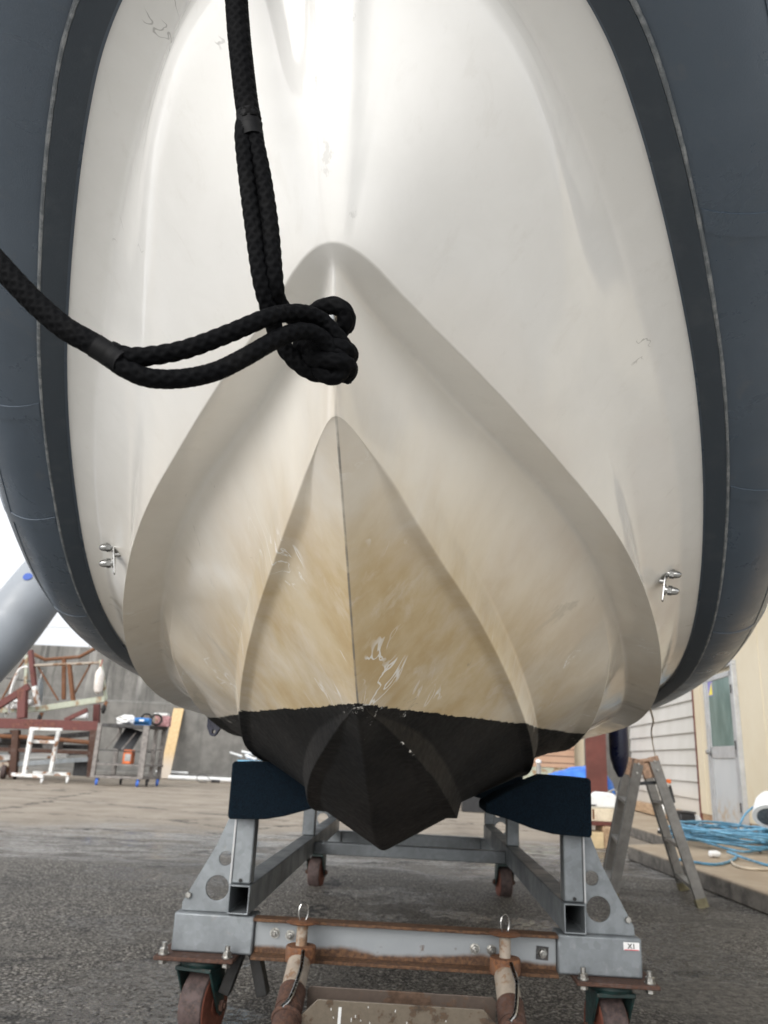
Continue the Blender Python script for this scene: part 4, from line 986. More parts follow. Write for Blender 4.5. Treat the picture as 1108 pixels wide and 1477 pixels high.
for fx, fy, mt in ((.07, .05, 'caster blue'), (.93, .05, 'caster blue'), (1, .95, 'caster blue'), (.2, .95, 'black rubber'), (.95, .5, 'dark steel')):
    c = cp_(fx, fy, .075); bm = B(); lathe(bm, [(.06, -.022), (.072, -.018), (.072, .018), (.06, .022)], c, (.9, .4, 0), 22); cs = obj('castor', bm, mt, cart)
    bm = B(); beam(bm, c + Vector((0, .03, .02)), Vector((c.x, c.y + .03, z0 - .02)), .07, .04, (0, 1, 0)); obj('castor_fork', bm, 'dark steel', cs)
ztop = zt_ + .006
c = cp_(.42, .35, ztop + .075); bm = B(); blob(bm, c, .22, .17, .13, .22, 3, 9); tag(obj('white_sack', bm, 'white cloth', None), 'lumpy white sack lying on top of the rack cart', 'sack')
bk = thing('blue_basket', 'small blue plastic basket on top of the rack cart', 'basket', I4, tuple(cp_(.86, .10, ztop)))
bq = cp_(.86, .10, ztop); bm = B()
for lo, hi in (((-.15, -.1, 0), (.15, .1, .012)), ((-.15, -.1, .012), (.15, -.088, .14)), ((-.15, .088, .012), (.15, .1, .14)), ((-.15, -.088, .012), (-.138, .088, .14)), ((.138, -.088, .012), (.15, .088, .14))): box(bm, bq + Vector(lo), bq + Vector(hi))
obj('basket_body', bm, 'blue plastic', bk)
bm = B(); box(bm, bq + Vector((-.05, -.1025, .075)), bq + Vector((.05, -.1, .105))); obj('paper_label', bm, 'sign white', bk)
for fx, lb in ((.80, 'left one of two small spoked wheels on the cart behind the blue basket'), (1.02, 'right one of two small spoked wheels on the cart behind the blue basket')):
    c = cp_(fx, .42, ztop + .13); wt_ = thing('spoked_wheel', lb, 'wheel', I4, tuple(c), 'small wheels on the rack cart')
    bm = B(); ringp = [c + Vector((.105 * math.cos(a), .02 * math.cos(a), .105 * math.sin(a))) for a in [2 * PI * k / 28 for k in range(29)]]; sweep(bm, ringp, .022, 10); obj('tyre', bm, 'black rubber', wt_)
    bm = B(); lathe(bm, [(.025, -.03), (.03, 0), (.025, .03)], c, (.1, -1, 0), 14)
    for k in range(6): a = PI * k / 3; beam(bm, c, c + Vector((.09 * math.cos(a), .017 * math.cos(a), .09 * math.sin(a))), .014, .014)
    obj('hub', bm, 'hinge brown', wt_)
pk = thing('tool_case', 'faded pink case with white lid at the back of the rack cart', 'case', I4, tuple(cp_(1.0, .8, ztop)))
c = cp_(1.0, .82, ztop); bm = B(); box(bm, c + Vector((-.14, -.1, 0)), c + Vector((.17, .1, .22))); obj('case_body', bm, 'pink faded plastic', pk, bevel=.012)
bm = B(); box(bm, c + Vector((-.17, -.11, .222)), c + Vector((.12, .11, .275))); obj('case_lid', bm, 'white cloth', pk, bevel=.012)
mo = thing('solar_board', 'dark rectangular board propped on struts on the middle shelf', 'board', I4, tuple(cp_(.45, .3, z2)))
bm = B(); p, q = cp_(.42, .25, z2 + .002), cp_(.52, .55, z2 + .43); beam(bm, p, q, .40, .03, (0, -.6, .5)); obj('panel_face', bm, 'black plastic', mo, bevel=.006)
for fx in (.18, .52):
    bm = B(); beam(bm, cp_(fx, .02, z2 + .01), cp_(fx + .16, .24, z2 + .36), .02, .02); obj('strut', bm, 'grey wood steel', mo)
orr = thing('orange_power_tool', 'orange power supply with round grey dial on the bottom shelf of the cart', 'machine', I4, tuple(cp_(.62, .25, z1 + .02)))
c = cp_(.62, .2, z1 + .019); bm = B(); box(bm, c + Vector((-.09, -.12, 0)), c + Vector((.09, .12, .28))); obj('machine_body', bm, 'orange plastic', orr, bevel=.02)
bm = B(); lathe(bm, [(.055, 0), (.055, .012), (.03, .016)], c + Vector((.015, -.12, .13)), (0, -1, 0), 20); box(bm, c + Vector((-.05, -.125, .06)), c + Vector((.075, -.12, .20))); obj('dial', bm, 'grey cable', orr)
# plank and pipes
bm = B(); p = W(237, 1121, YW - .8); p.z = .012; p2_ = W(258, 1022, YW - .10); beam(bm, p, p2_, .035, 15.5 * 19.6 / FPX, (0, 1, 0))
bmesh.ops.recalc_face_normals(bm, faces=bm.faces)
pln = B(); d_ = (p2_ - p); sdir = Vector((1, 0, 0)); sdir = (sdir - d_.normalized() * sdir.dot(d_.normalized())).normalized(); bm.free()
nd = d_.cross(sdir).normalized(); hw = 15.5 * 20.5 / FPX / 2
vv8 = [pln.verts.new(b_ + sdir * a_ * hw + nd * c_ * .018) for b_ in (p, p2_) for c_ in (-1, 1) for a_ in (-1, 1)]
for f in ((0, 1, 3, 2), (4, 6, 7, 5), (0, 4, 5, 1), (2, 3, 7, 6), (0, 2, 6, 4), (1, 5, 7, 3)): pln.faces.new([vv8[i] for i in f])
tag(obj('plank', pln, 'pine plank', None, bevel=.004), 'pale yellow wooden plank leaning against the seawall', 'plank')
bm = B(); a, b = W(243, 1123, YW - 1.0), W(400, 1128, YW - 1.0); a.z = b.z = .056; sweep(bm, [a, b], .055, 16); tag(obj('white_pipe', bm, 'white plastic', None), 'long thick white plastic pipe on the ground in front of the wall footing', 'pipe')
bm = B(); a, b = W(226, 1106, YW - .3), W(272, 1106, YW - .3); a.z = b.z = .13 + .03; sweep(bm, [a, b], .03, 14); tag(obj('white_pipe', bm, 'white plastic', None), 'short thin white pipe lying on the wall footing behind the plank', 'pipe')
c = WZ(311, 1130, 0); pw = thing('work_grinder', 'small dark hand tool with cable loop lying before the white pipe', 'tool', I4, tuple(c))
bm = B(); sweep(bm, [c + Vector((-.11, 0, .05)), c + Vector((.1, .02, .05))], lambda f: .045 - .015 * abs(f - .4), 14); obj('tool_body', bm, 'dark steel', pw)
bm = B(); sweep(bm, smooth_path([c + Vector(v) for v in ((-.1, 0, .05), (-.22, -.02, .15), (-.36, 0, .20), (-.48, .03, .12), (-.40, 0, .02), (-.2, -.06, .012))], .02), .009, 8); obj('tool_cable', bm, 'black plastic', pw)
# blue tub of white offcuts behind the left pad
cq = WZ(358, 1140, 0); tubq = thing('blue_tub', 'light blue plastic tub heaped with white pipe offcuts behind the left carpet pad', 'tub', I4, tuple(cq))
zz = W(358, 1097, cq.y).z; bm = B(); lathe(bm, [(.22, 0), (.27, zz * .96), (.285, zz * .96), (.285, zz), (.255, zz), (.21, .05)], cq, (0, 0, 1), 28); obj('tub_body', bm, 'light blue plastic', tubq)
for k in range(6):
    a = cq + Vector((random.uniform(-.22, .12), random.uniform(-.12, .12), zz + .03 + .025 * k)); b = a + Vector((random.uniform(.14, .3) * (1 if k % 2 else -1), random.uniform(-.1, .1), random.uniform(-.02, .10)))
    bm = B(); sweep(bm, [a, b], .022, 12); obj('pipe_offcut', bm, 'white plastic', tubq)

# speed sign beyond the wall
Yg = 30.; c = W(129.5, 920, Yg); R_ = 6.6 * Yg / FPX
rs = thing('speed_sign', 'round 40 speed limit sign with red ring beyond the seawall', 'road sign', I4, (c.x, Yg, 0))
bm = B(); cyl(bm, (c.x, Yg + .06, 0), (c.x, Yg + .06, c.z + R_), .03, 12); obj('sign_pole', bm, 'aluminium frame', rs)
bm = B(); lathe(bm, [(R_, 0), (R_, .02)], c + Vector((0, .02, 0)), (0, -1, 0), 36); fc = obj('sign_face', bm, 'sign white', rs)
bm = B(); pr = [bm.verts.new(c + Vector((math.cos(a) * r, -.004, math.sin(a) * r))) for r in (R_ * .99, R_ * .80) for a in [2 * PI * k / 36 for k in range(36)]]
for k in range(36): bm.faces.new((pr[k], pr[(k + 1) % 36], pr[36 + (k + 1) % 36], pr[36 + k]))
obj('red_ring', bm, 'sign red', fc)
bm = text_bm('40', R_ * 1.25, .002); bm.transform(Matrix.Translation(c + Vector((0, -.006, 0))) @ Matrix.Rotation(PI / 2, 4, 'X')); obj('number', bm, 'sign blue', fc)
# overhead cables far off
for (xa, ya, xb, yb, Y, lb) in ((-300, 840, 700, 858, 60, 'upper overhead cable crossing the white sky left of the boat'), (-300, 893, 700, 912, 60, 'lower overhead cable crossing the white sky above the seawall')):
    bm = B(); a, b = W(xa, ya, Y), W(xb, yb, Y + 4); sweep(bm, [a, a.lerp(b, .3) - Vector((0, 0, .25)), a.lerp(b, .6) - Vector((0, 0, .28)), b], .016, 6); tag(obj('overhead_cable', bm, 'grey cable', None), lb, 'cable')

# pale grey inflatable at the left edge
ib = thing('grey_dinghy', 'pale grey inflatable dinghy tube with small blue anchor badge at the left edge', 'dinghy', I4, (-3.6, 4.6, 0))
Yd = 4.85; pA = W(150, 742, Yd + .5); pB = W(60, 845, Yd); pC = W(8, 912, Yd - .1); pD = W(-75, 1000, Yd - .3); pE = W(-190, 1120, Yd - .6); pE.z = max(pE.z, .18); pF = Vector((pE.x - .7, pE.y - .5, .17)); pG = Vector((pE.x - 2.4, pE.y - .7, .17))
RD = 40.5 * Yd / FPX
bm = B(); sp_ = smooth_path([pA, pB, pC, pD, pE, pF, pG], .05); sweep(bm, sp_, lambda f: RD * (1 - .75 * max(0, (.06 - f) / .06) ** 2) * 1.0, 40)
dt = obj('tube', bm, 'grey sheet pvc', ib, ang=70)
dd_ = (W(40, 832, Yd) - CAM).normalized(); bv = BVHTree.FromObject(dt, bpy.context.evaluated_depsgraph_get()); 
hit = bv.ray_cast(WM[ib].inverted() @ CAM, dd_)
if hit[0]:
    hp_, hn = WM[ib] @ hit[0], hit[1]
    if hn.dot(dd_) > 0: hn = -hn
    tx = Vector((0, 0, 1)).cross(hn).normalized(); ty = hn.cross(tx); MB_ = Matrix((tx, ty, hn)).transposed().to_4x4(); MB_.translation = hp_ + hn * .0015
    bm = B(); lathe(bm, [(.0275, 0), (.0275, .002)], (0, 0, 0), (0, 0, 1), 28); bg_ = obj('badge', bm, 'badge blue', ib, MB_)
    bm = B(); beam(bm, (0, -.014, .0026), (0, .016, .0026), .004, .0012); beam(bm, (-.007, .009, .0026), (.007, .009, .0026), .003, .0012)
    sweep(bm, [Vector((.014 * math.cos(a), -.002 + .012 * math.sin(a), .0026)) for a in [PI * 1.1 + PI * .8 * k / 10 for k in range(11)]], .0018, 6); obj('anchor_mark', bm, 'sign white', bg_)
# ------------------------------------------------------------------ right background: building, platform, ladder, hose ...
BLD = frame(0, .085)
S0 = inv(BLD, WZ(1060, 1205, .13)).x
def onw(x, y, off=0.): return WS(BLD, x, y, S0 + off)
bw_ = thing('workshop_building', 'cream workshop building with white lap siding and a grey door', 'building', BLD, (S0, 11, 0))
yc_ = onw(1006, 1090).y; HB = 3.6
bm = B(); box(bm, (S0, 2.5, .30), (S0 + .12, yc_, HB)); obj('cream_wall', bm, 'cream panel', bw_, BLD)
bm = B(); box(bm, (S0 + .012, 2.5, 0.), (S0 + .12, yc_, .30)); obj('wall_foot', bm, 'weathered timber', bw_, BLD)
for yj in (onw(1099, 1000).y, onw(1016, 1100).y, 5.2, 7.4):
    bm = B(); box(bm, (S0 - .006, yj - .012, .30), (S0 - .0005, yj + .012, HB)); obj('cover_strip', bm, 'cream panel', bw_, BLD)
yb0, yb1 = yc_ + .03, 15.2
lap = .215
bm = B(); nz = int(HB / lap)
for k in range(nz + 1):
    za, zb = .25 + k * lap, .25 + (k + 1) * lap
    vsl = [bm.verts.new(p) for p in ((S0 + .02, yb0, za), (S0 + .048, yb0, zb), (S0 + .048, yb1, zb), (S0 + .02, yb1, za), (S0 + .048, yb0, za), (S0 + .048, yb1, za))]
    bm.faces.new((vsl[0], vsl[1], vsl[2], vsl[3])); bm.faces.new((vsl[0], vsl[3], vsl[5], vsl[4]))
obj('siding', bm, 'siding', bw_, BLD)
bm = B(); box(bm, (S0 + .05, yb0, 0), (S0 + .14, yb1, HB + .2)); obj('siding_backing', bm, 'siding', bw_, BLD)
bm = B(); box(bm, (S0 - .012, yc_ - .012, .13), (S0 + .05, yc_ + .03, HB)); obj('corner_trim', bm, 'red brown board', bw_, BLD)
bm = B(); prism(bm, [(S0 - .35, HB), (S0 - .35, HB + .12), (S0 + 3.2, HB + .9), (S0 + 6.5, HB + .12), (S0 + 6.5, HB)], 13.0, lambda a, b, h: (a, 2.4 + h, b)); obj('roof', bm, 'dark steel', bw_, BLD)
bm = B(); box(bm, (S0 + .15, 2.5, 0), (S0 + 6.2, 15.2, HB)); obj('building_body', bm, 'cream panel', bw_, BLD)
# door: frame, leaf, glass, sticker, handle
d0 = onw(1037, 1200); d1 = onw(1083, 1208); ztp = 2.02
ya, yb_ = d1.y, d0.y
def wbox(name, mat, y0, y1, z0, z1, o0, o1, par, bevel=.003):
    bm = B(); box(bm, (S0 - o1, y0, z0), (S0 - o0, y1, z1)); return obj(name, bm, mat, par, BLD, bevel=bevel)
door = wbox('door', 'door paint', ya + .05, yb_ - .05, .19, ztp - .05, .002, .035, bw_)
for nm, y0, y1, z0, z1 in (('frame_side', ya - .01, ya + .045, .14, ztp), ('frame_side', yb_ - .045, yb_ + .03, .14, ztp), ('frame_head', ya - .01, yb_ + .03, ztp + .003, ztp + .06)):
    wbox(nm, 'aluminium frame', y0, y1, z0, z1, -.002, .055, door)
wbox('door_sill', 'weathered timber', ya - .01, yb_ + .03, .131, .186, .002, .06, door)
zg0 = onw(1055, 1076).z; zg1 = ztp - .12
wbox('glass', 'door glass', ya + .13, yb_ - .13, zg0, zg1, .036, .040, door, 0)
for nm, y0, y1, z0, z1 in (('rail', ya + .06, yb_ - .06, zg0 - .14, zg0 - .005), ('rail', ya + .06, yb_ - .06, zg1 + .005, zg1 + .06), ('stile', ya + .055, ya + .125, .2, zg1 + .06), ('stile', yb_ - .125, yb_ - .055, .2, zg1 + .06)):
    wbox(nm, 'aluminium frame', y0, y1, z0, z1, .0355, .048, door)
zs0, zs1 = onw(1036, 1003).z, onw(1036, 981).z; sy1 = yb_ - .135; sy0 = sy1 - .17
stc = wbox('safety_sticker', 'sticker violet', sy0, sy1, zs0, zs1, .0405, .042, door, 0)
bm = B(); prism(bm, [(sy0 + .012, zs0 + .012), (sy1 - .012, zs0 + .012), (sy0 + .02, zs1 - .012)], .0008, lambda a, b, h: (S0 - .0426 - h, a, b)); obj('yellow_triangle', bm, 'sticker yellow', stc, BLD)
hz = onw(1036, 1085); bm = B(); lathe(bm, [(.012, 0), (.012, .03), (.028, .035), (.030, .055), (.02, .065)], (S0 - .046, yb_ - .09, hz.z), (-1, 0, 0), 20); obj('door_knob', bm, 'stainless steel', door, BLD)
for zz_ in (.45, 1.12, 1.75):
    bm = B(); cyl(bm, (S0 - .058, ya + .05, zz_ - .05), (S0 - .058, ya + .05, zz_ + .05), .011, 10); obj('hinge', bm, 'dark steel', door, BLD)
# raised concrete platform
e0 = WZ(1108, 1321, 0); ec = WZ(906, 1240, 0); dv = (e0 - ec); e9 = e0 + dv * 1.5
wp0 = BLD @ Vector((S0 + .01, e9.y - .5, 0)); wp1 = BLD @ Vector((S0 + .01, 15.5, 0))
ci = ec.lerp(BLD @ Vector((S0, ec.y + .6, 0)), .45)
bm = B(); edge = [Vector((e9.x, e9.y, 0))]
for k in range(1, 40):
    f = k / 40; p = e9.lerp(ec, f); p = p + Vector((.016 * mnoise.noise(Vector((f * 40, 0, 0))) + .01 * mnoise.noise(Vector((f * 120, 0, 0))), 0, 0)); edge.append(p)
poly3 = [wp0] + edge + [ec, ec + Vector((.75, .45, 0)), ec + Vector((.95, 5.2, 0)), wp1]
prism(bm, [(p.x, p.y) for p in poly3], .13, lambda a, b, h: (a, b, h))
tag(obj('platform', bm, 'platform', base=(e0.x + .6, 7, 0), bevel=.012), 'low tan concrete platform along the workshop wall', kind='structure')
# stepladder
def lp(x, y, z): return WZ(x, y, z)
fR1 = WZ(1014, 1310, 0); fR2 = WZ(987, 1285, 0)
Yt1 = fR1.y + .12; Yt2 = fR2.y + .05
tR1 = W(943, 1098, Yt1); tR2 = W(930, 1103, Yt2)
tL1 = W(920, 1102, Yt1); tL2 = W(907, 1098, Yt2)
dl = Vector((-(fR1.x - tR1.x) * .98, .02, 0))
fL1 = Vector((tL1.x + dl.x, Yt1, 0)); fL2 = Vector((tL2.x + dl.x, Yt2, 0))
lad = thing('stepladder', 'grey aluminium folding stepladder with brown hinges standing on the asphalt', 'ladder', I4, ((fR1.x + fL1.x) / 2, (fR1.y + fR2.y) / 2, 0))
for t_, f_ in ((tR1, fR1), (tR2, fR2), (tL1, fL1), (tL2, fL2)):
    d = (f_ - t_).normalized(); bm = B(); beam(bm, t_, f_ - d * .04, .030, .058, (1, 0, .3)); sgn = 1 if t_ in (tR1, tL1) else -1
    beam(bm, t_ + Vector((0, -.018 * sgn, 0)) , f_ - d * .04 + Vector((0, -.018 * sgn, 0)), .004, .066, (1, 0, .3)); rl = obj('rail', bm, 'aluminium', lad)
    bm = B(); beam(bm, f_ - d * .055, f_ - d * .0, .040, .07, (1, 0, .3)); obj('rubber_foot', bm, 'ladder foot', rl)
    bm = B(); beam(bm, t_ - d * .03, t_ + d * .10, .036, .072, (1, 0, .3)); hg = obj('hinge_bracket', bm, 'hinge brown', lad, bevel=.004)
    for k in (.0, .06): 
        bm = B(); hexnut(bm, t_ + d * k + Vector((0, -.018 if sgn > 0 else .018, 0)), (0, -1 if sgn > 0 else 1, 0), .008, .008); obj('rivet', bm, 'zinc bolt', hg)
for a_, b_, c_, d_ in ((tR1, fR1, tR2, fR2), (tL1, fL1, tL2, fL2)):
    for k, f in enumerate((.30, .60, .88)):
        bm = B(); p, q = a_.lerp(b_, f), c_.lerp(d_, f); beam(bm, p, q, .052, .022, (0, 0, 1)); obj('rung', bm, 'aluminium', lad)
bm = B(); beam(bm, tL1.lerp(fL1, .155) + Vector((0, .05, 0)), tR1.lerp(fR1, .155) + Vector((0, .05, 0)), .012, .022); obj('spreader', bm, 'black plastic', lad)
for p_, q_ in ((tL1, tR1), (tL2, tR2)):
    bm = B(); cyl(bm, p_ + Vector((-.01, 0, .012)), q_ + Vector((.01, 0, .012)), .016, 12); obj('pivot', bm, 'hinge brown', lad)
bm = B(); beam(bm, (tL1 + tL2) / 2 + Vector((0, 0, -.01)), (tL1 + tL2) / 2 + Vector((.001, .0, -.011)), .05, .02); bm.free()
# blue hose heap on the platform
hz_ = .15; hc = WZ(1050, 1222, .13)
hs_ = thing('blue_hose', 'long pale blue water hose heaped in loose coils on the platform', 'hose', I4, tuple(hc), None)
rnd = random.Random(11); pts = []
nloop = 13
for k in range(nloop * 14):
    a = 2 * PI * k / 14; lo = k // 14; j = lambda s: rnd.uniform(-s, s)
    rx = .43 + .10 * math.sin(lo * 2.1) + j(.03); ry = .5 + .14 * math.sin(lo * 1.3 + 1) + j(.04)
    pts.append(hc + Vector((.03 * math.sin(lo * 1.7) + rx * math.cos(a) + .12 * math.sin(2 * a + lo), .12 * math.cos(lo * 2.3) + ry * math.sin(a) + .1 * math.cos(a * 2 + lo * 1.9), .016 + .012 * lo + .022 * (1 + math.sin(a * 2 + lo * 1.9)))))
bm = B(); sweep(bm, smooth_path(pts, .04), .0105, 10); obj('hose_coil', bm, 'hose blue', hs_)
e1 = pts[-1]; bkc = BLD.inverted() @ WZ(1108, 1215, .13)
up1 = W(1075, 1175, hc.y + .35); up2 = W(1097, 1158, hc.y + .35); up3 = W(1120, 1152, hc.y + .4)
bm = B(); sweep(bm, smooth_path([pts[-3], e1, e1 + Vector((-.15, .2, .02)), W(1056, 1212, hc.y + .3), W(1063, 1200, hc.y + .33), up1, up2, up3, W(1150, 1165, hc.y + .4)], .03), .0105, 10); obj('hose_end', bm, 'hose blue', hs_)
bm = B(); a = WZ(980, 1240, .145); sweep(bm, smooth_path([a, WZ(1030, 1247, .145), WZ(1058, 1240, .145), WZ(1062, 1232, .16), WZ(1050, 1229, .17), WZ(1108, 1248, .145), WZ(1150, 1246, .145)], .04), .0105, 10); obj('hose_end', bm, 'hose blue', hs_)
cq = WZ(1031, 1234, .15); bm = B(); lathe(bm, [(.014, -.05), (.026, -.04), (.028, .02), (.016, .05)], cq + Vector((0, 0, .012)), (1, .15, 0), 18); obj('connector', bm, 'white plastic', hs_)
bm = B(); sweep(bm, smooth_path([WZ(1054, 1242, .142), WZ(1062, 1249, .142), WZ(1080, 1253, .142), WZ(1108, 1254, .142), WZ(1150, 1252, .142)], .04), .0105, 10); tag(obj('beige_hose', bm, 'beige hose', None), 'thin beige hose lying on the platform in front of the blue hose', 'hose')
# white round lamp housing at the right edge
lc = W(1102, 1168, hc.y + .2); lh = thing('lamp_housing', 'white bell shaped lamp housing with dark open end at the right edge', 'lamp', I4, tuple(lc))
ax = Vector((-.30, -.62, -.62)).normalized(); k = hc.y / FPX
bm = B(); lathe(bm, [(.006, -.19), (.05, -.185), (.075, -.15), (.12, -.07), (.145, .03), (.150, .10), (.156, .105), (.156, .125), (.146, .125)], lc + Vector((.05, 0, .02)), ax, 32); lbo = obj('shade', bm, 'white plastic', lh)
bm = B(); lathe(bm, [(.142, .117), (.142, .123), (.10, .126)], lc + Vector((.05, 0, .02)), ax, 32); obj('lens', bm, 'grille glass', lh)
bm = B(); sweep(bm, [lc + Vector((.10, .03, .15)), BLD @ Vector((S0 - .01, (BLD.inverted() @ lc).y, lc.z + .28))], .014, 10); obj('bracket', bm, 'dark steel', lh)
# boxes by the wall
c = WZ(994, 1200, .13); bx = thing('black_box', 'black plastic box on the platform beside the door', 'box', I4, tuple(c))
bm = B(); box(bm, c + Vector((-.09, 0, 0)), c + Vector((.09, .25, .20))); obj('box_body', bm, 'black plastic', bx, bevel=.012)
bm = B(); box(bm, c + Vector((-.1, -.01, .202)), c + Vector((.1, .26, .225))); obj('box_lid', bm, 'dark steel', bx, bevel=.006)
c = WZ(1008, 1200, .13); bm = B(); prism(bm, [(-.05, 0), (.05, 0), (.055, .14), (.03, .185), (-.03, .185), (-.055, .14)], .12, lambda a, b, h: c + Vector((a, .02 + h, b))); tag(obj('white_can', bm, 'white plastic', None, bevel=.01), 'small white plastic can between the black box and the door', 'can')
# timber at the foot of the siding
bm = B(); q0 = BLD @ Vector((S0 - .10, yc_ + .2, .22)); q1 = BLD @ Vector((S0 - .10, 15.4, .22)); beam(bm, q0, q1, .12, .15); tag(obj('timber_beam', bm, 'weathered timber', None, bevel=.01), 'brown weathered timber beam lying along the foot of the white siding', 'timber')
# caulking pole with orange clamp behind the ladder, and its wire
b0 = WZ(953, 1203, .13); t0 = W(962, 1126, b0.y + .1); ol = thing('pale_pole', 'pale pole with orange clamp leaning behind the ladder', 'pole', I4, tuple(b0))
bm = B(); sweep(bm, [b0, t0], .030, 14); obj('pole_tube', bm, 'clear anodized pole', ol)
bm = B(); lathe(bm, [(.034, 0), (.036, .02), (.036, .03)], b0, (t0 - b0), 14); obj('foot_cap', bm, 'black rubber', ol)
bm = B(); box(bm, t0 + Vector((-.045, -.035, -.03)), t0 + Vector((.04, .035, .015))); obj('clamp', bm, 'orange plastic', ol, bevel=.008)
bm = B(); beam(bm, t0 + Vector((.02, 0, -.05)), t0 + Vector((.06, 0, -.24)), .035, .045); obj('handle', bm, 'black plastic', ol, bevel=.006)
hp0 = BOAT @ Vector((.99, 3.2, 1.20)); bm = B(); w0 = W(942, 1036, 3.4)
sweep(bm, smooth_path([w0 + Vector((0, .1, .12)), w0, W(940, 1058, 4.6), W(945, 1088, 7), W(955, 1116, 9), t0 + Vector((0, 0, .0))], .08), .0042, 6); tag(obj('thin_wire', bm, 'beige hose', None), 'thin pale wire hanging from the boat down to the orange clamp', 'wire')
# stack by the ladder: wooden block, cream bin, white can, red strap
c = WZ(858, 1224, 0); k = c.y / FPX
wb = thing('wooden_block', 'cream painted wooden block on the ground left of the ladder', 'block', I4, tuple(c))
bm = B(); box(bm, c + Vector((-.22, 0, 0)), c + Vector((.10, .3, .16))); obj('block_body', bm, 'wood block', wb, bevel=.006)
bm = B(); box(bm, c + Vector((.102, .02, 0)), c + Vector((.24, .34, .22))); obj('brown_side', bm, 'weathered timber', wb, bevel=.006)
bm = B(); box(bm, c + Vector((-.24, .02, .223)), c + Vector((.30, .36, .262))); obj('brown_board', bm, 'red brown board', wb, bevel=.004)
zb = .264; cb = thing('cream_bin', 'stained cream plastic tray on the brown board by the ladder', 'tray', I4, tuple(c + Vector((0, .2, zb))))
bm = B(); prism(bm, [(-.22, 0), (.24, 0), (.27, .13), (-.25, .13)], .28, lambda a, b, h: c + Vector((a + .02, .05 + h, zb + b))); obj('tray_body', bm, 'cream plastic', cb, bevel=.012)
bm = B(); box(bm, c + Vector((.0, .046, zb + .02)), c + Vector((.02, .0495, zb + .12))); obj('rust_mark', bm, 'rusted steel', cb)
bm = B(); prism(bm, [(-.20, 0), (.20, 0), (.22, .12), (.17, .155), (.03, .16), (.0, .135), (-.11, .13), (-.17, .09)], .24, lambda a, b, h: c + Vector((a + .06, .07 + h, zb + .132 + b)))
wc_ = thing('white_tank', 'white plastic tank lying on the cream tray beside the ladder', 'tank', I4, tuple(c + Vector((.05, .2, zb + .132)))); obj('tank_body', bm, 'white plastic', wc_, bevel=.02, seg=3)
bm = B(); box(bm, c + Vector((-.06, .064, zb + .15)), c + Vector((.05, .069, zb + .165))); obj('dark_slot', bm, 'dark steel', wc_)
bm = B(); beam(bm, c + Vector((.26, .1, .10)), c + Vector((.34, .12, .27)), .03, .02); tag(obj('red_strap', bm, 'red plastic', None), 'short red strap beside the brown board', 'strap')
# grey cables spilling behind
ct_ = WZ(880, 1196, 0); bm = B(); sweep(bm, smooth_path([W(842, 1164, ct_.y), W(858, 1152, ct_.y), W(872, 1146, ct_.y), W(886, 1139, ct_.y), W(890, 1146, ct_.y), W(880, 1156, ct_.y), W(872, 1166, ct_.y)], .03), .010, 8)
tag(obj('grey_cable', bm, 'grey cable', None), 'loop of grey cable hanging out of the dark machine under the tarp', 'cable')
# tarp over a dark machine
yT = WZ(845, 1172, 0).y; mc = thing('covered_machine', 'dark machine frame under the blue tarp', 'machine', I4, tuple(WZ(850, 1172, 0)))
m0, m1 = W(800, 1118, yT), W(872, 1128, yT)
bm = B(); box(bm, (m0.x, yT, .12), (m1.x - .15, yT + .5, m1.z)); obj('machine_body', bm, 'black plastic', mc, bevel=.02)
bm = B(); beam(bm, (m1.x - .02, yT - .03, m1.z), (m1.x - .12, yT - .03, .05), .03, .03); obj('frame_leg', bm, 'grey wood steel', mc)
bm = B(); beam(bm, (m0.x + .1, yT + .2, .0), (m0.x + .1, yT + .2, .2), .06, .06); obj('frame_leg', bm, 'dark steel', mc)
bm = B(); box(bm, (m1.x - .35, yT - .006, m1.z * .52), (m1.x - .22, yT - .0005, m1.z * .66)); obj('paper_label', bm, 'sign white', mc)
bm = B(); G = 26; gv = []
c0, c1 = W(780, 1121, yT), W(884, 1122, yT)
for i in range(G + 1):
    row = []
    for j in range(G + 1):
        u, v = i / G, j / G; x = c0.x + (c1.x - c0.x) * u; y = yT - .12 + .75 * v
        ridge = ss(u, .0, .62) * (1 - .55 * ss(u, .66, 1)); z = m1.z + .03 + .19 * ridge * (.75 + .35 * math.sin(PI * v)) + .05 * mnoise.noise(Vector((u * 5, v * 4, 1))) + .03 * mnoise.noise(Vector((u * 13, v * 9, 4)))
        if v < .16: z -= (.16 - v) * (1.1 + .4 * math.sin(u * 9))
        if u > .93: z -= (u - .93) * 1.6
        row.append(bm.verts.new((x, y, z)))
    gv.append(row)
for i in range(G):
    for j in range(G): bm.faces.new((gv[i][j], gv[i + 1][j], gv[i + 1][j + 1], gv[i][j + 1]))
e = bmesh.ops.extrude_face_region(bm, geom=bm.faces[:]); 
for v in e['geom']:
    if isinstance(v, bmesh.types.BMVert): v.co.z += .006
tag(obj('blue_tarp', bm, 'tarp', None, ang=60), 'crumpled bright blue tarpaulin thrown over the dark machine', 'tarp')
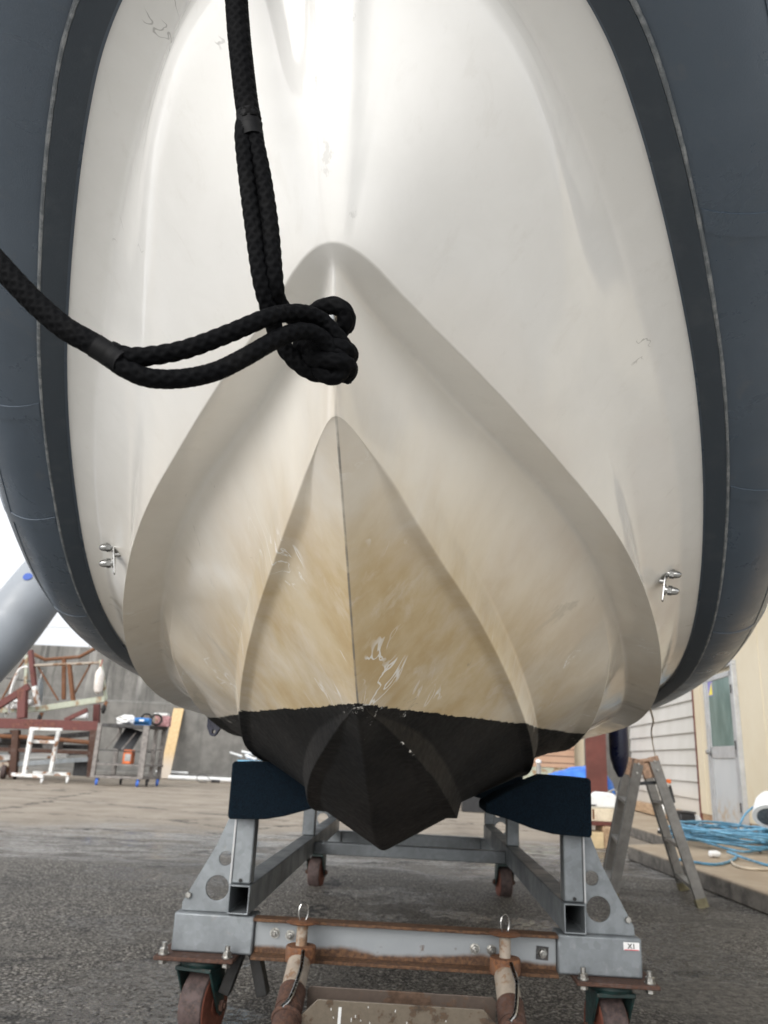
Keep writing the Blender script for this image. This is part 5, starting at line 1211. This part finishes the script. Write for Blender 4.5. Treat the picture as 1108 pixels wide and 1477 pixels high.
bc = W(777, 1104, yT - .1); bl = thing('white_bottle', 'small white bottle at the left end of the blue tarp', 'bottle', I4, (bc.x, bc.y, bc.z - .12))
bm = B(); lathe(bm, [(.035, -.16), (.04, -.15), (.04, .02), (.022, .04)], bc, (0, 0, 1), 16); obj('bottle_body', bm, 'grey cable', bl)
bm = B(); lathe(bm, [(.05, .042), (.055, .06), (.04, .10), (.02, .11)], bc, (0, 0, 1), 16); obj('bottle_cap', bm, 'white plastic', bl)
bm = B(); lathe(bm, [(.06, 0), (.06, bc.z - .17)], (bc.x, bc.y, 0), (0, 0, 1), 14); tag(obj('grey_drum', bm, 'dark steel', None), 'narrow grey drum under the white bottle', 'drum')
# far end of the yard beyond the tarp
yF = 17.5; f0, f1 = W(740, 1104, yF), W(829, 1104, yF)
fh = thing('slatted_shed', 'brown slatted wooden shed front beyond the blue tarp', 'shed', I4, ((f0.x + f1.x) / 2, yF, 0))
bm = B(); box(bm, (f0.x - .6, yF, W(800, 1107, yF).z), (f1.x, yF + 2.5, W(800, 1072, yF).z + 1.2)); obj('slat_wall', bm, 'slat wood', fh)
bm = B(); box(bm, (f0.x - .6, yF + .02, 0), (f1.x, yF + 2.4, W(800, 1107, yF).z - .002)); obj('shed_base', bm, 'faded green paint', fh)
bm = B(); box(bm, (f1.x + .02, yF + .4, 0), (W(850, 1090, yF).x, yF + 2.6, 3.2)); tag(obj('cream_wall', bm, 'cream panel', None), 'narrow cream wall between the slatted shed and the red brown board', 'wall')
yR = 14.6; r0, r1 = W(847, 1140, yR), W(877, 1140, yR); bm = B(); box(bm, (r0.x, yR, 0), (r1.x, yR + .05, W(860, 1035, yR).z)); tag(obj('red_brown_board', bm, 'red brown board', None, bevel=.004), 'tall red brown board with pale patch standing behind the tarp', 'board')
# dark block far under the hull
q = WZ(685, 1172, 0); bm = B(); prism(bm, [(-.2, 0), (.2, 0), (.22, .28), (-.2, .30)], .3, lambda a, b, h: q + Vector((a, h, b))); tag(obj('dark_crate', bm, 'black plastic', None, bevel=.01), 'dark crate on the tan ground seen under the hull', 'crate')
